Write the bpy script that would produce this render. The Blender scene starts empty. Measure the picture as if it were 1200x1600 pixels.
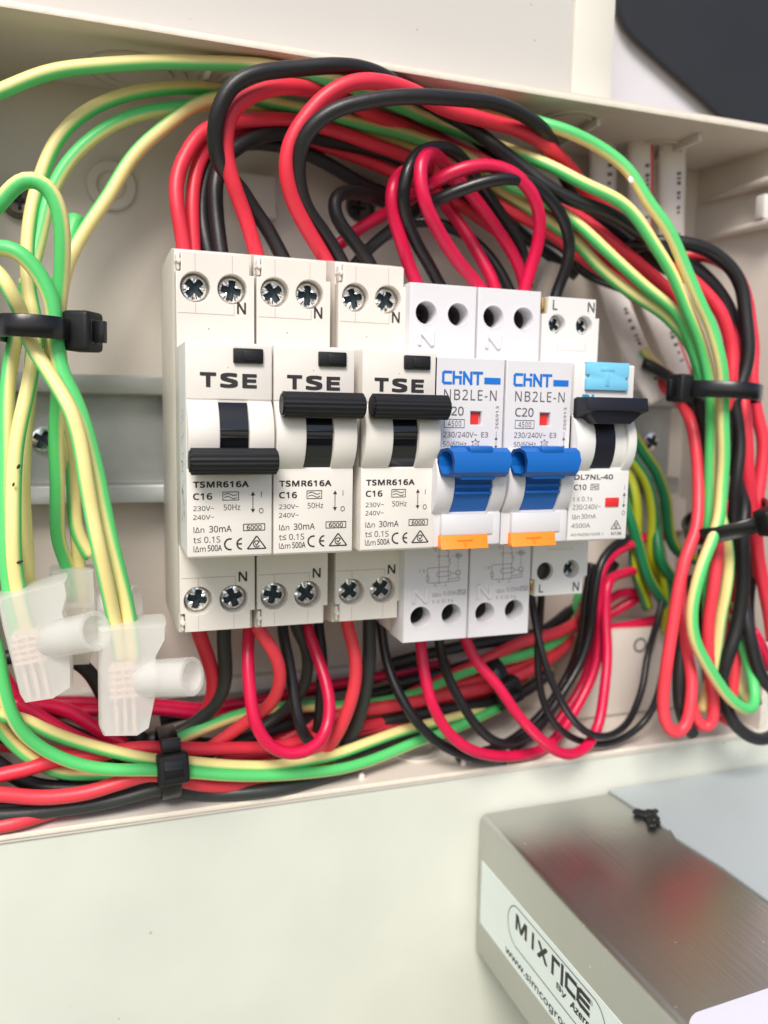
import bpy, bmesh, math, random
from mathutils import Vector, Matrix
random.seed(7)
S = 0.001                       # everything below is authored in millimetres
sc = bpy.context.scene
COL = sc.collection

# ------------------------------------------------------------------ camera
F, YAW, PITCH, ROLL = 1284.14, 0.3393, 0.1206, 0.0176
CP = Vector((-17.87, -238.85, 8.73))
_cy, _sy, _cp, _sp, _cr, _sr = math.cos(YAW), math.sin(YAW), math.cos(PITCH), math.sin(PITCH), math.cos(ROLL), math.sin(ROLL)
FW = Vector((_sy*_cp, _cy*_cp, -_sp)); _r = Vector((_cy, -_sy, 0)); _u = _r.cross(FW)
RT = _cr*_r + _sr*_u; UP = -_sr*_r + _cr*_u
cam = bpy.data.cameras.new('camera'); co = bpy.data.objects.new('camera', cam); COL.objects.link(co)
cam.sensor_fit = 'VERTICAL'; cam.sensor_height = 36; cam.lens = F/1600*36
cam.clip_start = 0.005; cam.clip_end = 100
m = Matrix.Identity(4)
for i in range(3): m[i][0], m[i][1], m[i][2], m[i][3] = RT[i], UP[i], -FW[i], CP[i]*S
co.matrix_world = m
cam.dof.use_dof = True; cam.dof.focus_distance = 0.180; cam.dof.aperture_fstop = 12.5
sc.camera = co

# ------------------------------------------------------------------ light
SUN_EL, SUN_AZ = math.radians(46), math.radians(205)
w = bpy.data.worlds.new('World'); sc.world = w; w.use_nodes = True
nt = w.node_tree; nt.nodes.clear()
wo = nt.nodes.new('ShaderNodeOutputWorld'); bg = nt.nodes.new('ShaderNodeBackground'); sky = nt.nodes.new('ShaderNodeTexSky')
sky.sky_type = 'NISHITA'; sky.sun_disc = False; sky.sun_elevation = SUN_EL; sky.sun_rotation = SUN_AZ
sky.air_density = 1.0; sky.dust_density = 2.5; sky.ozone_density = 1.0
bg.inputs['Strength'].default_value = 0.11
nt.links.new(sky.outputs[0], bg.inputs[0]); nt.links.new(bg.outputs[0], wo.inputs[0])
sl = bpy.data.lights.new('sun', 'SUN'); so = bpy.data.objects.new('sun', sl); COL.objects.link(so)
sl.energy = 2.7; sl.angle = math.radians(24); sl.color = (1, .95, .88)
sd = Vector((math.sin(SUN_AZ)*math.cos(SUN_EL), math.cos(SUN_AZ)*math.cos(SUN_EL), math.sin(SUN_EL)))
so.rotation_euler = (-sd).to_track_quat('-Z', 'Y').to_euler(); so.location = sd*2
sc.view_settings.view_transform = 'Standard'; sc.view_settings.look = 'None'
sc.view_settings.exposure = 0.32; sc.view_settings.gamma = 1; sc.view_settings.use_curve_mapping = False
sc.cycles.use_denoising = True
sc.cycles.max_bounces = 12; sc.cycles.transparent_max_bounces = 24

# ------------------------------------------------------------------ helpers
def ray(u, v): return FW + RT*((u-600)/F) - UP*((v-800)/F)
def at(u, v, D):                 # a pixel of the photo taken to the depth D (mm in front of the rail plane)
    d = ray(u, v); return CP + d*((-D-CP.y)/d.y)
def atz(u, v, z):
    d = ray(u, v); return CP + d*((z-CP.z)/d.z)
def atx(u, v, x):
    d = ray(u, v); return CP + d*((x-CP.x)/d.x)

def mat(name, col, rough=.45, metal=0., bump=0., bscale=300., var=0., vscale=60., coat=0., spec=.5, trans=0.):
    mt = bpy.data.materials.new(name); mt.use_nodes = True; t = mt.node_tree; b = t.nodes['Principled BSDF']
    b.inputs['Base Color'].default_value = (*col, 1); b.inputs['Roughness'].default_value = rough
    b.inputs['Metallic'].default_value = metal; b.inputs['Specular IOR Level'].default_value = spec
    b.inputs['Coat Weight'].default_value = coat; b.inputs['Transmission Weight'].default_value = trans
    tc = t.nodes.new('ShaderNodeTexCoord')
    if var:
        n = t.nodes.new('ShaderNodeTexNoise'); n.inputs['Scale'].default_value = vscale; n.inputs['Detail'].default_value = 6
        t.links.new(tc.outputs['Object'], n.inputs['Vector'])
        r = t.nodes.new('ShaderNodeMapRange'); r.inputs[1].default_value = .3; r.inputs[2].default_value = .7
        r.inputs[3].default_value = 1-var; r.inputs[4].default_value = 1+var*.4
        t.links.new(n.outputs['Fac'], r.inputs[0])
        mx = t.nodes.new('ShaderNodeVectorMath'); mx.operation = 'SCALE'; mx.inputs[0].default_value = col
        t.links.new(r.outputs[0], mx.inputs['Scale']); t.links.new(mx.outputs[0], b.inputs['Base Color'])
    if bump:
        n2 = t.nodes.new('ShaderNodeTexNoise'); n2.inputs['Scale'].default_value = bscale; n2.inputs['Detail'].default_value = 4
        t.links.new(tc.outputs['Object'], n2.inputs['Vector'])
        bp = t.nodes.new('ShaderNodeBump'); bp.inputs['Strength'].default_value = bump; bp.inputs['Distance'].default_value = .0004
        t.links.new(n2.outputs['Fac'], bp.inputs['Height']); t.links.new(bp.outputs[0], b.inputs['Normal'])
    return mt

def speckle(mt, thresh, scale, col, rough=None):      # small specks of dirt lying on a surface
    t = mt.node_tree; b = t.nodes['Principled BSDF']; tc = next(n for n in t.nodes if n.type == 'TEX_COORD')
    vo = t.nodes.new('ShaderNodeTexVoronoi'); vo.inputs['Scale'].default_value = scale
    t.links.new(tc.outputs['Object'], vo.inputs['Vector'])
    n = t.nodes.new('ShaderNodeTexNoise'); n.inputs['Scale'].default_value = scale*.35
    t.links.new(tc.outputs['Object'], n.inputs['Vector'])
    mu = t.nodes.new('ShaderNodeMath'); mu.operation = 'MULTIPLY_ADD'; mu.inputs[1].default_value = -thresh*2.6; mu.inputs[2].default_value = thresh*2.0
    t.links.new(n.outputs['Fac'], mu.inputs[0])
    lt = t.nodes.new('ShaderNodeMath'); lt.operation = 'LESS_THAN'
    t.links.new(vo.outputs['Distance'], lt.inputs[0]); t.links.new(mu.outputs[0], lt.inputs[1])
    mx = t.nodes.new('ShaderNodeMix'); mx.data_type = 'RGBA'
    src = b.inputs['Base Color'].links[0].from_socket if b.inputs['Base Color'].links else None
    if src: t.links.new(src, mx.inputs['A'])
    else: mx.inputs['A'].default_value = b.inputs['Base Color'].default_value
    mx.inputs['B'].default_value = (*col, 1)
    t.links.new(lt.outputs[0], mx.inputs['Factor']); t.links.new(mx.outputs['Result'], b.inputs['Base Color'])

M = {}
M['cream'] = mat('cream plastic', (.74, .695, .635), .42, bump=.05, bscale=2500, var=.05, vscale=90)
speckle(M['cream'], .055, 260, (.35, .27, .2))
M['cream_panel'] = mat('cream panel plastic', (.77, .73, .68), .36, bump=.05, bscale=2500, var=.035, vscale=120)
speckle(M['cream_panel'], .05, 230, (.4, .28, .24))
M['grey'] = mat('pale grey plastic', (.70, .685, .71), .45, bump=.06, bscale=2500, var=.03)
M['white'] = mat('white plastic', (.74, .725, .705), .4, bump=.05, bscale=2500, var=.03)
M['box'] = mat('beige enclosure plastic', (.70, .64, .575), .5, bump=.08, bscale=900, var=.06, vscale=25)
M['rim'] = mat('pale enclosure rim', (.80, .73, .62), .5, bump=.12, bscale=1200, var=.08, vscale=350)
M['upper'] = mat('off white panel plastic', (.72, .69, .65), .45, bump=.05, bscale=700, var=.03, vscale=15)
speckle(M['upper'], .06, 90, (.25, .2, .16))
speckle(M['upper'], .05, 160, (.45, .36, .28))
M['strip'] = mat('ivory strip plastic', (.82, .79, .71), .45, bump=.05, bscale=700, var=.03)
M['lower'] = mat('white plastic tinted by green bounce', (.585, .605, .535), .42, bump=.12, bscale=500, var=.06, vscale=30)  # green tint stands in for light bounced off the ground
speckle(M['lower'], .045, 110, (.38, .36, .28))
M['wall'] = mat('painted wall', (.70, .675, .71), .7, bump=.1, bscale=300, var=.04, vscale=20)
M['dark'] = mat('dark grey panel', (.018, .018, .021), .5, var=.2, vscale=40)
M['darkedge'] = mat('brown panel edge', (.22, .17, .13), .5)
M['blk'] = mat('black plastic', (.009, .009, .011), .42, spec=.35, bump=.05, bscale=1500)
M['blkm'] = mat('matt black plastic', (.010, .010, .012), .5, spec=.35, bump=.1, bscale=1500)
M['drum'] = mat('glossy black plastic', (.006, .007, .01), .15, coat=.5)
M['navy'] = mat('blue black plastic', (.012, .012, .020), .38, spec=.35)
M['blue'] = mat('blue plastic', (.001, .115, .44), .42, bump=.05, bscale=1500)
M['blueshade'] = mat('blue inside darkened for shade', (.003, .04, .17), .4)  # darker copy of the blue, paints shade in the lever hollow
M['cyan'] = mat('light blue plastic', (.19, .56, .80), .4)
M['orange'] = mat('orange plastic', (.95, .27, .02), .4)
M['redwin'] = mat('red indicator', (.68, .03, .03), .35)
M['seam'] = mat('seam shadow line', (.38, .33, .28), .6)
M['ink'] = mat('black ink', (.022, .020, .022), .6)
M['inkgrey'] = mat('grey ink', (.10, .095, .10), .6)
M['inkfaint'] = mat('faint grey ink', (.27, .26, .27), .6)
M['inkblue'] = mat('blue ink', (.003, .16, .62), .5)
M['inkcyan'] = mat('teal ink', (.01, .28, .48), .5)
M['paper'] = mat('white label paper', (.85, .85, .86), .35)
M['sticker'] = mat('pale sticker vinyl', (.74, .82, .79), .3, var=.03)
M['film'] = mat('pale blue grey sheet', (.40, .45, .46), .4, var=.05, vscale=30)
M['card'] = mat('white card', (.66, .66, .74), .5)
M['gunk'] = mat('black gunk', (.008, .008, .008), .5, bump=.12, bscale=900)
M['zinc'] = mat('zinc plated steel', (.44, .455, .45), .5, metal=.75, bump=.12, bscale=600, var=.15, vscale=80)
M['screw'] = mat('bright zinc screw', (.86, .87, .88), .16, metal=1., bump=.05, bscale=1200)
M['recess'] = mat('cross recess with painted shade', (.035, .055, .065), .5, metal=.5, bump=.4, bscale=1500, var=.5, vscale=700)  # shade inside the screw cross put into its colour
M['brass'] = mat('brass', (.72, .50, .18), .25, metal=1.)
M['rust'] = mat('old screw', (.16, .14, .12), .5, metal=.7, var=.4, vscale=500)
M['holeshade'] = mat('painted hole shade', (.10, .09, .09), .6)  # shade of deep holes put into the colour
M['nylon'] = mat('black nylon', (.008, .008, .009), .27, bump=.05, bscale=1200)
M['sheath'] = mat('white cable sheath', (.80, .745, .71), .55, var=.05)
M['block'] = mat('pink beige terminal block', (.80, .62, .52), .5)
M['peg'] = mat('bright peg', (.85, .74, .68), .35)
# brushed stainless steel
st = mat('brushed stainless steel', (.53, .53, .505), .3, metal=1.)
t = st.node_tree; b = t.nodes['Principled BSDF']; tc = next(n for n in t.nodes if n.type == 'TEX_COORD')
mp = t.nodes.new('ShaderNodeMapping'); mp.inputs['Scale'].default_value = (900, 14, 900); t.links.new(tc.outputs['Object'], mp.inputs[0])
n1 = t.nodes.new('ShaderNodeTexNoise'); n1.inputs['Scale'].default_value = 1.; n1.inputs['Detail'].default_value = 5; t.links.new(mp.outputs[0], n1.inputs['Vector'])
n2 = t.nodes.new('ShaderNodeTexNoise'); n2.inputs['Scale'].default_value = 35.; n2.inputs['Detail'].default_value = 6; t.links.new(tc.outputs['Object'], n2.inputs['Vector'])
rr = t.nodes.new('ShaderNodeMapRange'); rr.inputs[3].default_value = .25; rr.inputs[4].default_value = .43; t.links.new(n2.outputs['Fac'], rr.inputs[0]); t.links.new(rr.outputs[0], b.inputs['Roughness'])
bp = t.nodes.new('ShaderNodeBump'); bp.inputs['Strength'].default_value = .35; bp.inputs['Distance'].default_value = .0002
t.links.new(n1.outputs['Fac'], bp.inputs['Height']); t.links.new(bp.outputs[0], b.inputs['Normal'])
M['steel'] = st; speckle(st, .07, 140, (.8, .75, .72))
# cloudy see-through plastic
cl = bpy.data.materials.new('cloudy clear plastic'); cl.use_nodes = True; t = cl.node_tree; b = t.nodes['Principled BSDF']
b.inputs['Base Color'].default_value = (.95, .94, .92, 1); b.inputs['Roughness'].default_value = .13; b.inputs['Specular IOR Level'].default_value = .6
tl = t.nodes.new('ShaderNodeBsdfTranslucent'); tl.inputs[0].default_value = (.92, .92, .89, 1)
tp = t.nodes.new('ShaderNodeBsdfTransparent'); m1 = t.nodes.new('ShaderNodeMixShader'); m2 = t.nodes.new('ShaderNodeMixShader')
m1.inputs[0].default_value = .38; m2.inputs[0].default_value = .36
t.links.new(b.outputs[0], m1.inputs[1]); t.links.new(tl.outputs[0], m1.inputs[2])
t.links.new(m1.outputs[0], m2.inputs[1]); t.links.new(tp.outputs[0], m2.inputs[2])
t.links.new(m2.outputs[0], next(n for n in t.nodes if n.type == 'OUTPUT_MATERIAL').inputs[0])
M['cloudy'] = cl; cl2 = cl.copy(); M['spout'] = cl2
for n in cl2.node_tree.nodes:
    if n.type == 'MIX_SHADER' and n.outputs[0].links[0].to_node.type == 'OUTPUT_MATERIAL': n.inputs[0].default_value = .58

def insul(name, col, rough=.42):
    return mat(name, col, rough, bump=.14, bscale=700, var=.12, vscale=90)
W = {'red': insul('red insulation', (.78, .034, .064)), 'pink': insul('crimson insulation', (.68, .006, .065), .33),
     'coral': insul('coral red insulation', (.82, .05, .075)), 'black': insul('black insulation', (.015, .014, .015)),
     'sheen': insul('black shiny insulation', (.012, .012, .014), .3), 'grey': insul('dark grey insulation', (.035, .04, .038))}
def earth(name, g, y, soft=.10, th=.25):
    mt = mat(name, g, .42, bump=.10, bscale=900); t = mt.node_tree; b = t.nodes['Principled BSDF']
    uv = t.nodes.new('ShaderNodeUVMap'); sp = t.nodes.new('ShaderNodeSeparateXYZ'); t.links.new(uv.outputs[0], sp.inputs[0])
    # cosine of the angle away from the middle of the yellow band
    a = t.nodes.new('ShaderNodeMath'); a.operation = 'MULTIPLY'; a.inputs[1].default_value = 2*math.pi; t.links.new(sp.outputs[1], a.inputs[0])
    c = t.nodes.new('ShaderNodeMath'); c.operation = 'COSINE'; t.links.new(a.outputs[0], c.inputs[0])
    r = t.nodes.new('ShaderNodeMapRange'); r.interpolation_type = 'SMOOTHSTEP'; r.inputs[1].default_value = th-soft; r.inputs[2].default_value = th+soft
    t.links.new(c.outputs[0], r.inputs[0])
    mx = t.nodes.new('ShaderNodeMix'); mx.data_type = 'RGBA'; mx.inputs['A'].default_value = (*g, 1); mx.inputs['B'].default_value = (*y, 1)
    t.links.new(r.outputs[0], mx.inputs['Factor']); t.links.new(mx.outputs['Result'], b.inputs['Base Color'])
    return mt
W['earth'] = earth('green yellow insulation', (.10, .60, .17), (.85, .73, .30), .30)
W['deep'] = earth('shade-darkened green yellow insulation', (.003, .17, .06), (.36, .40, .006), .15, .66)  # darker copy of the earth colours, shade put into the insulation

def tag(o, label, cat=None, group=None, kind=None):
    o['label'] = label
    if cat: o['category'] = cat
    if group: o['group'] = group
    if kind: o['kind'] = kind
    return o
def empty(name, loc=(0, 0, 0)):
    o = bpy.data.objects.new(name, None); COL.objects.link(o); o.location = Vector(loc)*S; o.empty_display_size = .005
    return o
def obj(name, me, parent=None, loc=(0, 0, 0), rot=(0, 0, 0)):
    o = bpy.data.objects.new(name, me); COL.objects.link(o); o.location = Vector(loc)*S; o.rotation_euler = rot
    if parent: o.parent = parent
    return o

class MB:                        # collects shapes in mm and becomes ONE mesh
    def __init__(s): s.bm = bmesh.new(); s.mi = 0
    def add(s, verts, faces, bevel=0., seg=2, smooth=False):
        t = bmesh.new(); vs = [t.verts.new(v) for v in verts]
        for f in faces:
            try: t.faces.new([vs[i] for i in f])
            except ValueError: pass
        bmesh.ops.recalc_face_normals(t, faces=t.faces)
        if bevel:
            es = [e for e in t.edges if len(e.link_faces) == 2 and e.calc_face_angle(0) > .6]
            bmesh.ops.bevel(t, geom=es, offset=bevel, offset_type='OFFSET', segments=seg, affect='EDGES', profile=.5, clamp_overlap=True)
        s.merge(t, smooth or bevel > 0)
    def merge(s, t, smooth=False):
        off = {}
        for v in t.verts: off[v] = s.bm.verts.new(v.co)
        for f in t.faces:
            try: nf = s.bm.faces.new([off[v] for v in f.verts])
            except ValueError: continue
            nf.material_index = s.mi; nf.smooth = smooth
        t.free()
    def box(s, x0, x1, D0, D1, z0, z1, bevel=0., seg=2):
        s.prism_x([(D0, z0), (D1, z0), (D1, z1), (D0, z1)], x0, x1, bevel, seg)
    def prism_x(s, prof, x0, x1, bevel=0., seg=2, smooth=False):      # prof: (D, z)
        n = len(prof); v = [(x0, -D, z) for D, z in prof] + [(x1, -D, z) for D, z in prof]
        f = [tuple(range(n)), tuple(range(n, 2*n))] + [(i, (i+1) % n, n+(i+1) % n, n+i) for i in range(n)]
        s.add(v, f, bevel, seg, smooth)
    def prism_f(s, out, D0, D1, bevel=0., seg=2):      # out: (x, z)
        n = len(out); v = [(x, -D0, z) for x, z in out] + [(x, -D1, z) for x, z in out]
        f = [tuple(range(n)), tuple(range(n, 2*n))] + [(i, (i+1) % n, n+(i+1) % n, n+i) for i in range(n)]
        s.add(v, f, bevel, seg)
    def lathe(s, c, axis, prof, seg=32, smooth=True):      # prof: (radius, height along axis), open chain
        ax = Vector(axis).normalized(); e1 = ax.orthogonal().normalized(); e2 = ax.cross(e1); c = Vector(c)
        t = bmesh.new(); rings = []
        for r, h in prof:
            rings.append([t.verts.new(c + ax*h + (e1*math.cos(2*math.pi*k/seg) + e2*math.sin(2*math.pi*k/seg))*max(r, 1e-4)) for k in range(seg)])
        for a, b in zip(rings, rings[1:]):
            for k in range(seg): t.faces.new((a[k], a[(k+1) % seg], b[(k+1) % seg], b[k]))
        bmesh.ops.remove_doubles(t, verts=t.verts, dist=2e-4)
        bmesh.ops.recalc_face_normals(t, faces=t.faces)
        s.merge(t, smooth)
    def mesh(s, mesh, mi=None):      # merge an existing bpy mesh (in mm)
        t = bmesh.new(); t.from_mesh(mesh); s.merge(t, False); bpy.data.meshes.remove(mesh)
    def build(s, name, mats, parent=None, loc=(0, 0, 0), rot=(0, 0, 0), auto=None):
        me = s.data(name, mats, auto); return obj(name, me, parent, loc, rot)
    def data(s, name, mats, auto=None):
        bmesh.ops.scale(s.bm, vec=(S, S, S), verts=s.bm.verts)
        me = bpy.data.meshes.new(name); s.bm.to_mesh(me); s.bm.free()
        for mm in (mats if isinstance(mats, (list, tuple)) else [mats]): me.materials.append(mm)
        try: me.set_sharp_from_angle(angle=math.radians(auto or 38))
        except Exception: pass
        return me

FONT = None
try: FONT = bpy.data.fonts.load(bpy.utils.resource_path('LOCAL') + '/datafiles/fonts/NotoSansMath-Regular.woff2')
except Exception: FONT = None

def curve_mesh(cu):
    o = bpy.data.objects.new('tmp', cu); COL.objects.link(o)
    dg = bpy.context.evaluated_depsgraph_get(); me = bpy.data.meshes.new_from_object(o.evaluated_get(dg))
    bpy.data.objects.remove(o); bpy.data.curves.remove(cu)
    return me
def plate(mb, outline, holes, D0, D1, bevel=.15):      # a front plate with real holes; outline (x,z)
    cu = bpy.data.curves.new('p', 'CURVE'); cu.dimensions = '2D'; cu.fill_mode = 'BOTH'
    cu.extrude = (D1-D0)/2-bevel; cu.bevel_depth = bevel; cu.bevel_resolution = 1; cu.offset = -bevel
    for pl in [outline] + holes:
        sp = cu.splines.new('POLY'); sp.points.add(len(pl)-1); sp.use_cyclic_u = True
        for p, (x, z) in zip(sp.points, pl): p.co = (x, z, 0, 1)
    me = curve_mesh(cu)
    t = bmesh.new(); t.from_mesh(me); bpy.data.meshes.remove(me)
    Dm = (D0+D1)/2
    for v in t.verts: x, y, z = v.co; v.co = (x, -(Dm+z), y)
    bmesh.ops.recalc_face_normals(t, faces=t.faces)
    mb.merge(t, False)
def circ(x, z, r, n=36): return [(x+r*math.cos(2*math.pi*k/n), z+r*math.sin(2*math.pi*k/n)) for k in range(n)]
def rect(x0, x1, z0, z1): return [(x0, z0), (x1, z0), (x1, z1), (x0, z1)]

class Ink:      # flat printed marks in a plane (x, z) at depth D
    def __init__(s, D): s.D = D; s.mb = MB()
    def poly(s, pts):
        s.n = getattr(s, 'n', 0)+1
        t = bmesh.new(); vs = [t.verts.new((x, -s.D-.002*(s.n % 16), z)) for x, z in pts]; f = t.faces.new(vs); f.normal_update()
        if f.normal.y > 0: f.normal_flip()
        s.mb.merge(t)
    def stroke(s, pts, w, closed=False):
        ps = list(pts) + ([pts[0]] if closed else [])
        for (x0, z0), (x1, z1) in zip(ps, ps[1:]):
            dx, dz = x1-x0, z1-z0; L = math.hypot(dx, dz) or 1; nx, nz = -dz/L*w/2, dx/L*w/2; ex, ez = dx/L*w/2*.9, dz/L*w/2*.9
            s.poly([(x0-ex+nx, z0-ez+nz), (x0-ex-nx, z0-ez-nz), (x1+ex-nx, z1+ez-nz), (x1+ex+nx, z1+ez+nz)])
    def arc(s, cx, cz, r, w, a0, a1, n=18, sx=1):
        P = [(math.radians(a0+(a1-a0)*k/n)) for k in range(n+1)]
        for a, b in zip(P, P[1:]):
            q = [(cx+sx*(r+h)*math.cos(x), cz+(r+h)*math.sin(x)) for x, h in ((a, -w/2), (a, w/2), (b, w/2), (b, -w/2))]
            s.poly(q)
    def text(s, txt, x0, x1, z0, z1, bold=0., rot=0, spacing=1., shear=0.):
        cu = bpy.data.curves.new('t', 'FONT'); cu.body = txt.replace('I', 'l') if FONT else txt; cu.size = 1; cu.fill_mode = 'FRONT'; cu.resolution_u = 3
        cu.space_character = spacing; cu.shear = shear
        if FONT: cu.font = FONT
        me = curve_mesh(cu); t = bmesh.new(); t.from_mesh(me); bpy.data.meshes.remove(me)
        if rot:
            for v in t.verts: x, y, z = v.co; v.co = (-y, x, 0)
        xs = [v.co.x for v in t.verts]; ys = [v.co.y for v in t.verts]
        if not xs: t.free(); return
        ax, bx, ay, by = min(xs), max(xs), min(ys), max(ys)
        e = bold*(z1-z0 if not rot else x1-x0)          # heavier strokes: the same glyphs printed again, shifted by a hair
        x0, x1, z0, z1 = x0+e, x1-e, z0+e, z1-e
        base = [(x0+(v.co.x-ax)/(bx-ax or 1)*(x1-x0), z0+(v.co.y-ay)/(by-ay or 1)*(z1-z0)) for v in t.verts]
        offs = [(0, 0)] if not e else [(e*i/h, e*j/h) for h in ([2] if bold >= .06 else [1]) for i in range(-h, h+1) for j in range(-h, h+1)]
        for q, (dx, dz) in enumerate(offs):
            c = t.copy()
            for v, (x, z) in zip(c.verts, base): v.co = (x+dx, -s.D-.003*q, z+dz)
            c.normal_update()
            for f in c.faces:
                if f.normal.y > 0: f.normal_flip()
            s.mb.merge(c)
        t.free()
    def ce(s, x0, x1, z0, z1, w):
        h = (z1-z0)/2; zc = (z0+z1)/2; r = h-w/2
        s.arc(x0+h, zc, r, w, 75, 285); cx = x1-h*.15
        s.arc(cx, zc, r, w, 95, 265); s.stroke([(cx-r, zc), (cx-r*.25, zc)], w)
    def rcm(s, x0, x1, z0, z1, w):
        xm = (x0+x1)/2; i = w/2
        s.stroke([(x0+i, z0+i*1.6), (x0+i*2, z0+i), (x1-i*2, z0+i), (x1-i, z0+i*1.6), (xm+i*.8, z1-i), (xm-i*.8, z1-i)], w, True)
        cz = z0+(z1-z0)*.40; r = (z1-z0)*.24
        s.arc(xm, cz, r, w*.8, 40, 330)
        s.stroke([(xm-r*.4, cz+.02), (xm-r*.05, cz-r*.4), (xm+r*.75, cz+r*.7)], w*.8)
    def arrow2(s, x, z0, z1, w, h):
        s.stroke([(x, z0+h*.6), (x, z1-h*.6)], w)
        s.poly([(x-h*.55, z1-h), (x+h*.55, z1-h), (x, z1)]); s.poly([(x-h*.55, z0+h), (x+h*.55, z0+h), (x, z0)])
    def frame(s, x0, x1, z0, z1, w): s.stroke([(x0, z0), (x1, z0), (x1, z1), (x0, z1)], w, True)
    def wave(s, x0, x1, zc, amp, w, per=1):
        n = 14; s.stroke([(x0+(x1-x0)*k/n, zc+amp*math.sin(2*math.pi*per*k/n)) for k in range(n+1)], w)
    def build(s, name, m, parent): return s.mb.build(name, m, parent)

# ------------------------------------------------------------------ the setting
DB, DR = -7.0, 31.0                                   # back plate and front rim of the enclosure
ZT0, ZT1 = at(0, 115, DB).z, (at(0, 15, DR).z + at(1200, 205, DR).z)/2
ZB0, ZB1 = -93.2, (at(0, 1315, DR).z + at(1200, 1130, DR).z)/2
XR0 = at(1092, 260, DB).x; XR1, XL = XR0+7, -50.
def zt(D): return ZT0 + (ZT1-ZT0)*(D-DB)/(DR-DB)
def zb(D): return ZB0 + (ZB1-ZB0)*(D-DB)/(DR-DB)

b_ = MB(); g = 3000; b_.add([(-g, -g, -1250), (g, -g, -1250), (g, 600, -1250), (-g, 600, -1250)], [(0, 1, 2, 3)])
o = b_.build('ground', mat('pale grass and concrete bounce ground', (.32, .34, .24), .9, bump=.3, bscale=20, var=.3, vscale=4)); o['kind'] = 'structure'  # unseen ground, added to bounce light up from below
b_ = MB(); b_.box(-1500, 1500, -90, -36, -1249.5, 1400)
tag(b_.build('wall', M['wall']), 'pale lavender white wall far behind, showing at the top right', 'wall')

enc = tag(empty('electrical_enclosure', (65, 0, -95)), 'open beige plastic switchboard box holding the breakers and wires', 'enclosure')
def epart(mb, name, mats): o = mb.build(name, mats); o.parent = enc; o.matrix_parent_inverse = Matrix.Translation(-Vector(enc.location)); return o
def epart(mb, name, mats):
    bmesh.ops.translate(mb.bm, vec=(-65, 0, 95), verts=mb.bm.verts); return mb.build(name, mats, enc)
b_ = MB(); b_.box(XL-3, XR1+3, DB-3, DB, ZB1-2, ZT1+2); epart(b_, 'back_panel', M['box'])
b_ = MB(); b_.prism_x([(DB, ZT0), (DR, ZT1), (DR, ZT1+2.2), (DB, ZT1+2.2)], XL, XR1); epart(b_, 'top_wall', M['box'])
b_ = MB(); b_.prism_x([(DB, ZB0), (DR, ZB1), (DR, ZB1-2.2), (DB, ZB1-2.2)], XL, XR1); epart(b_, 'bottom_wall', M['box'])
b_ = MB(); b_.add([(XR0, -DB, ZB0), (XR0, -DB, ZT0), (XR1, -DR, ZT1), (XR1, -DR, ZB1), (XR1+3, -DB, ZB0), (XR1+3, -DB, ZT0), (XR1+3, -DR, ZT1), (XR1+3, -DR, ZB1)],
    [(0, 1, 2, 3), (4, 5, 6, 7), (0, 1, 5, 4), (1, 2, 6, 5), (2, 3, 7, 6), (3, 0, 4, 7)]); epart(b_, 'side_wall', M['box'])
b_ = MB(); b_.box(XL-3, XL, DB, DR, ZB1-2, ZT1+2); epart(b_, 'side_wall', M['box'])
# thin rim along the wall fronts, paler than the walls
b_ = MB()
b_.box(XL, XR1+3, DR, DR+.5, ZT1-.05, ZT1+1.5, .2)
b_.box(XL, XR1+3, DR, DR+.5, ZB1-1.3, ZB1+.05, .2)
b_.box(XR1, XR1+2.6, DR, DR+.5, ZB1+.1, ZT1-.1, .2)
epart(b_, 'rim', M['rim'])
# knock-outs in the top and bottom walls
for (u, v, r, z, sg) in [(212, 108, 13.0, None, 1), (405, 128, 11., None, 1), (890, 186, 9.5, None, 1), (1025, 228, 9, None, 1), (650, 1172, 8.5, 0, -1)]:
    zz = ZT0+1.0 if sg > 0 else ZB0-.8
    p = atz(u, v, zz); D = -p.y; z = zt(D) if sg > 0 else zb(D); tilt = (ZT1-ZT0)/(DR-DB)
    k = MB(); ax = Vector((0, tilt if sg > 0 else -tilt, -1 if sg > 0 else 1))
    for ra in (r, r*.72):
        k.lathe((p.x, p.y, z), ax, [(ra, -.3), (ra, .45), (ra-.5, .6), (ra-1.2, .45), (ra-1.2, -.3)], 48)
    epart(k, 'knockout', M['box'])
for (u, v) in [(329, 80), (742, 146), (936, 184), (1092, 258)]:
    p = at(u, v, DR-7); k = MB(); k.box(p.x-.7, p.x+.7, DB, DR-7, zt(DR-7)-2.6, zt(DR-7)+1, .3); epart(k, 'rib', M['upper'])
for (u, v) in [(345, 1247), (565, 1216), (724, 1196), (905, 1172)]:
    p = at(u, v, DR-3.5); k = MB(); k.lathe((p.x, p.y, zb(DR-3)-.3), (0, 0, 1), [(0.9, 0), (.9, 1.3), (.55, 1.9), (0, 2.0)], 16); epart(k, 'peg', M['peg'])
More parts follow.
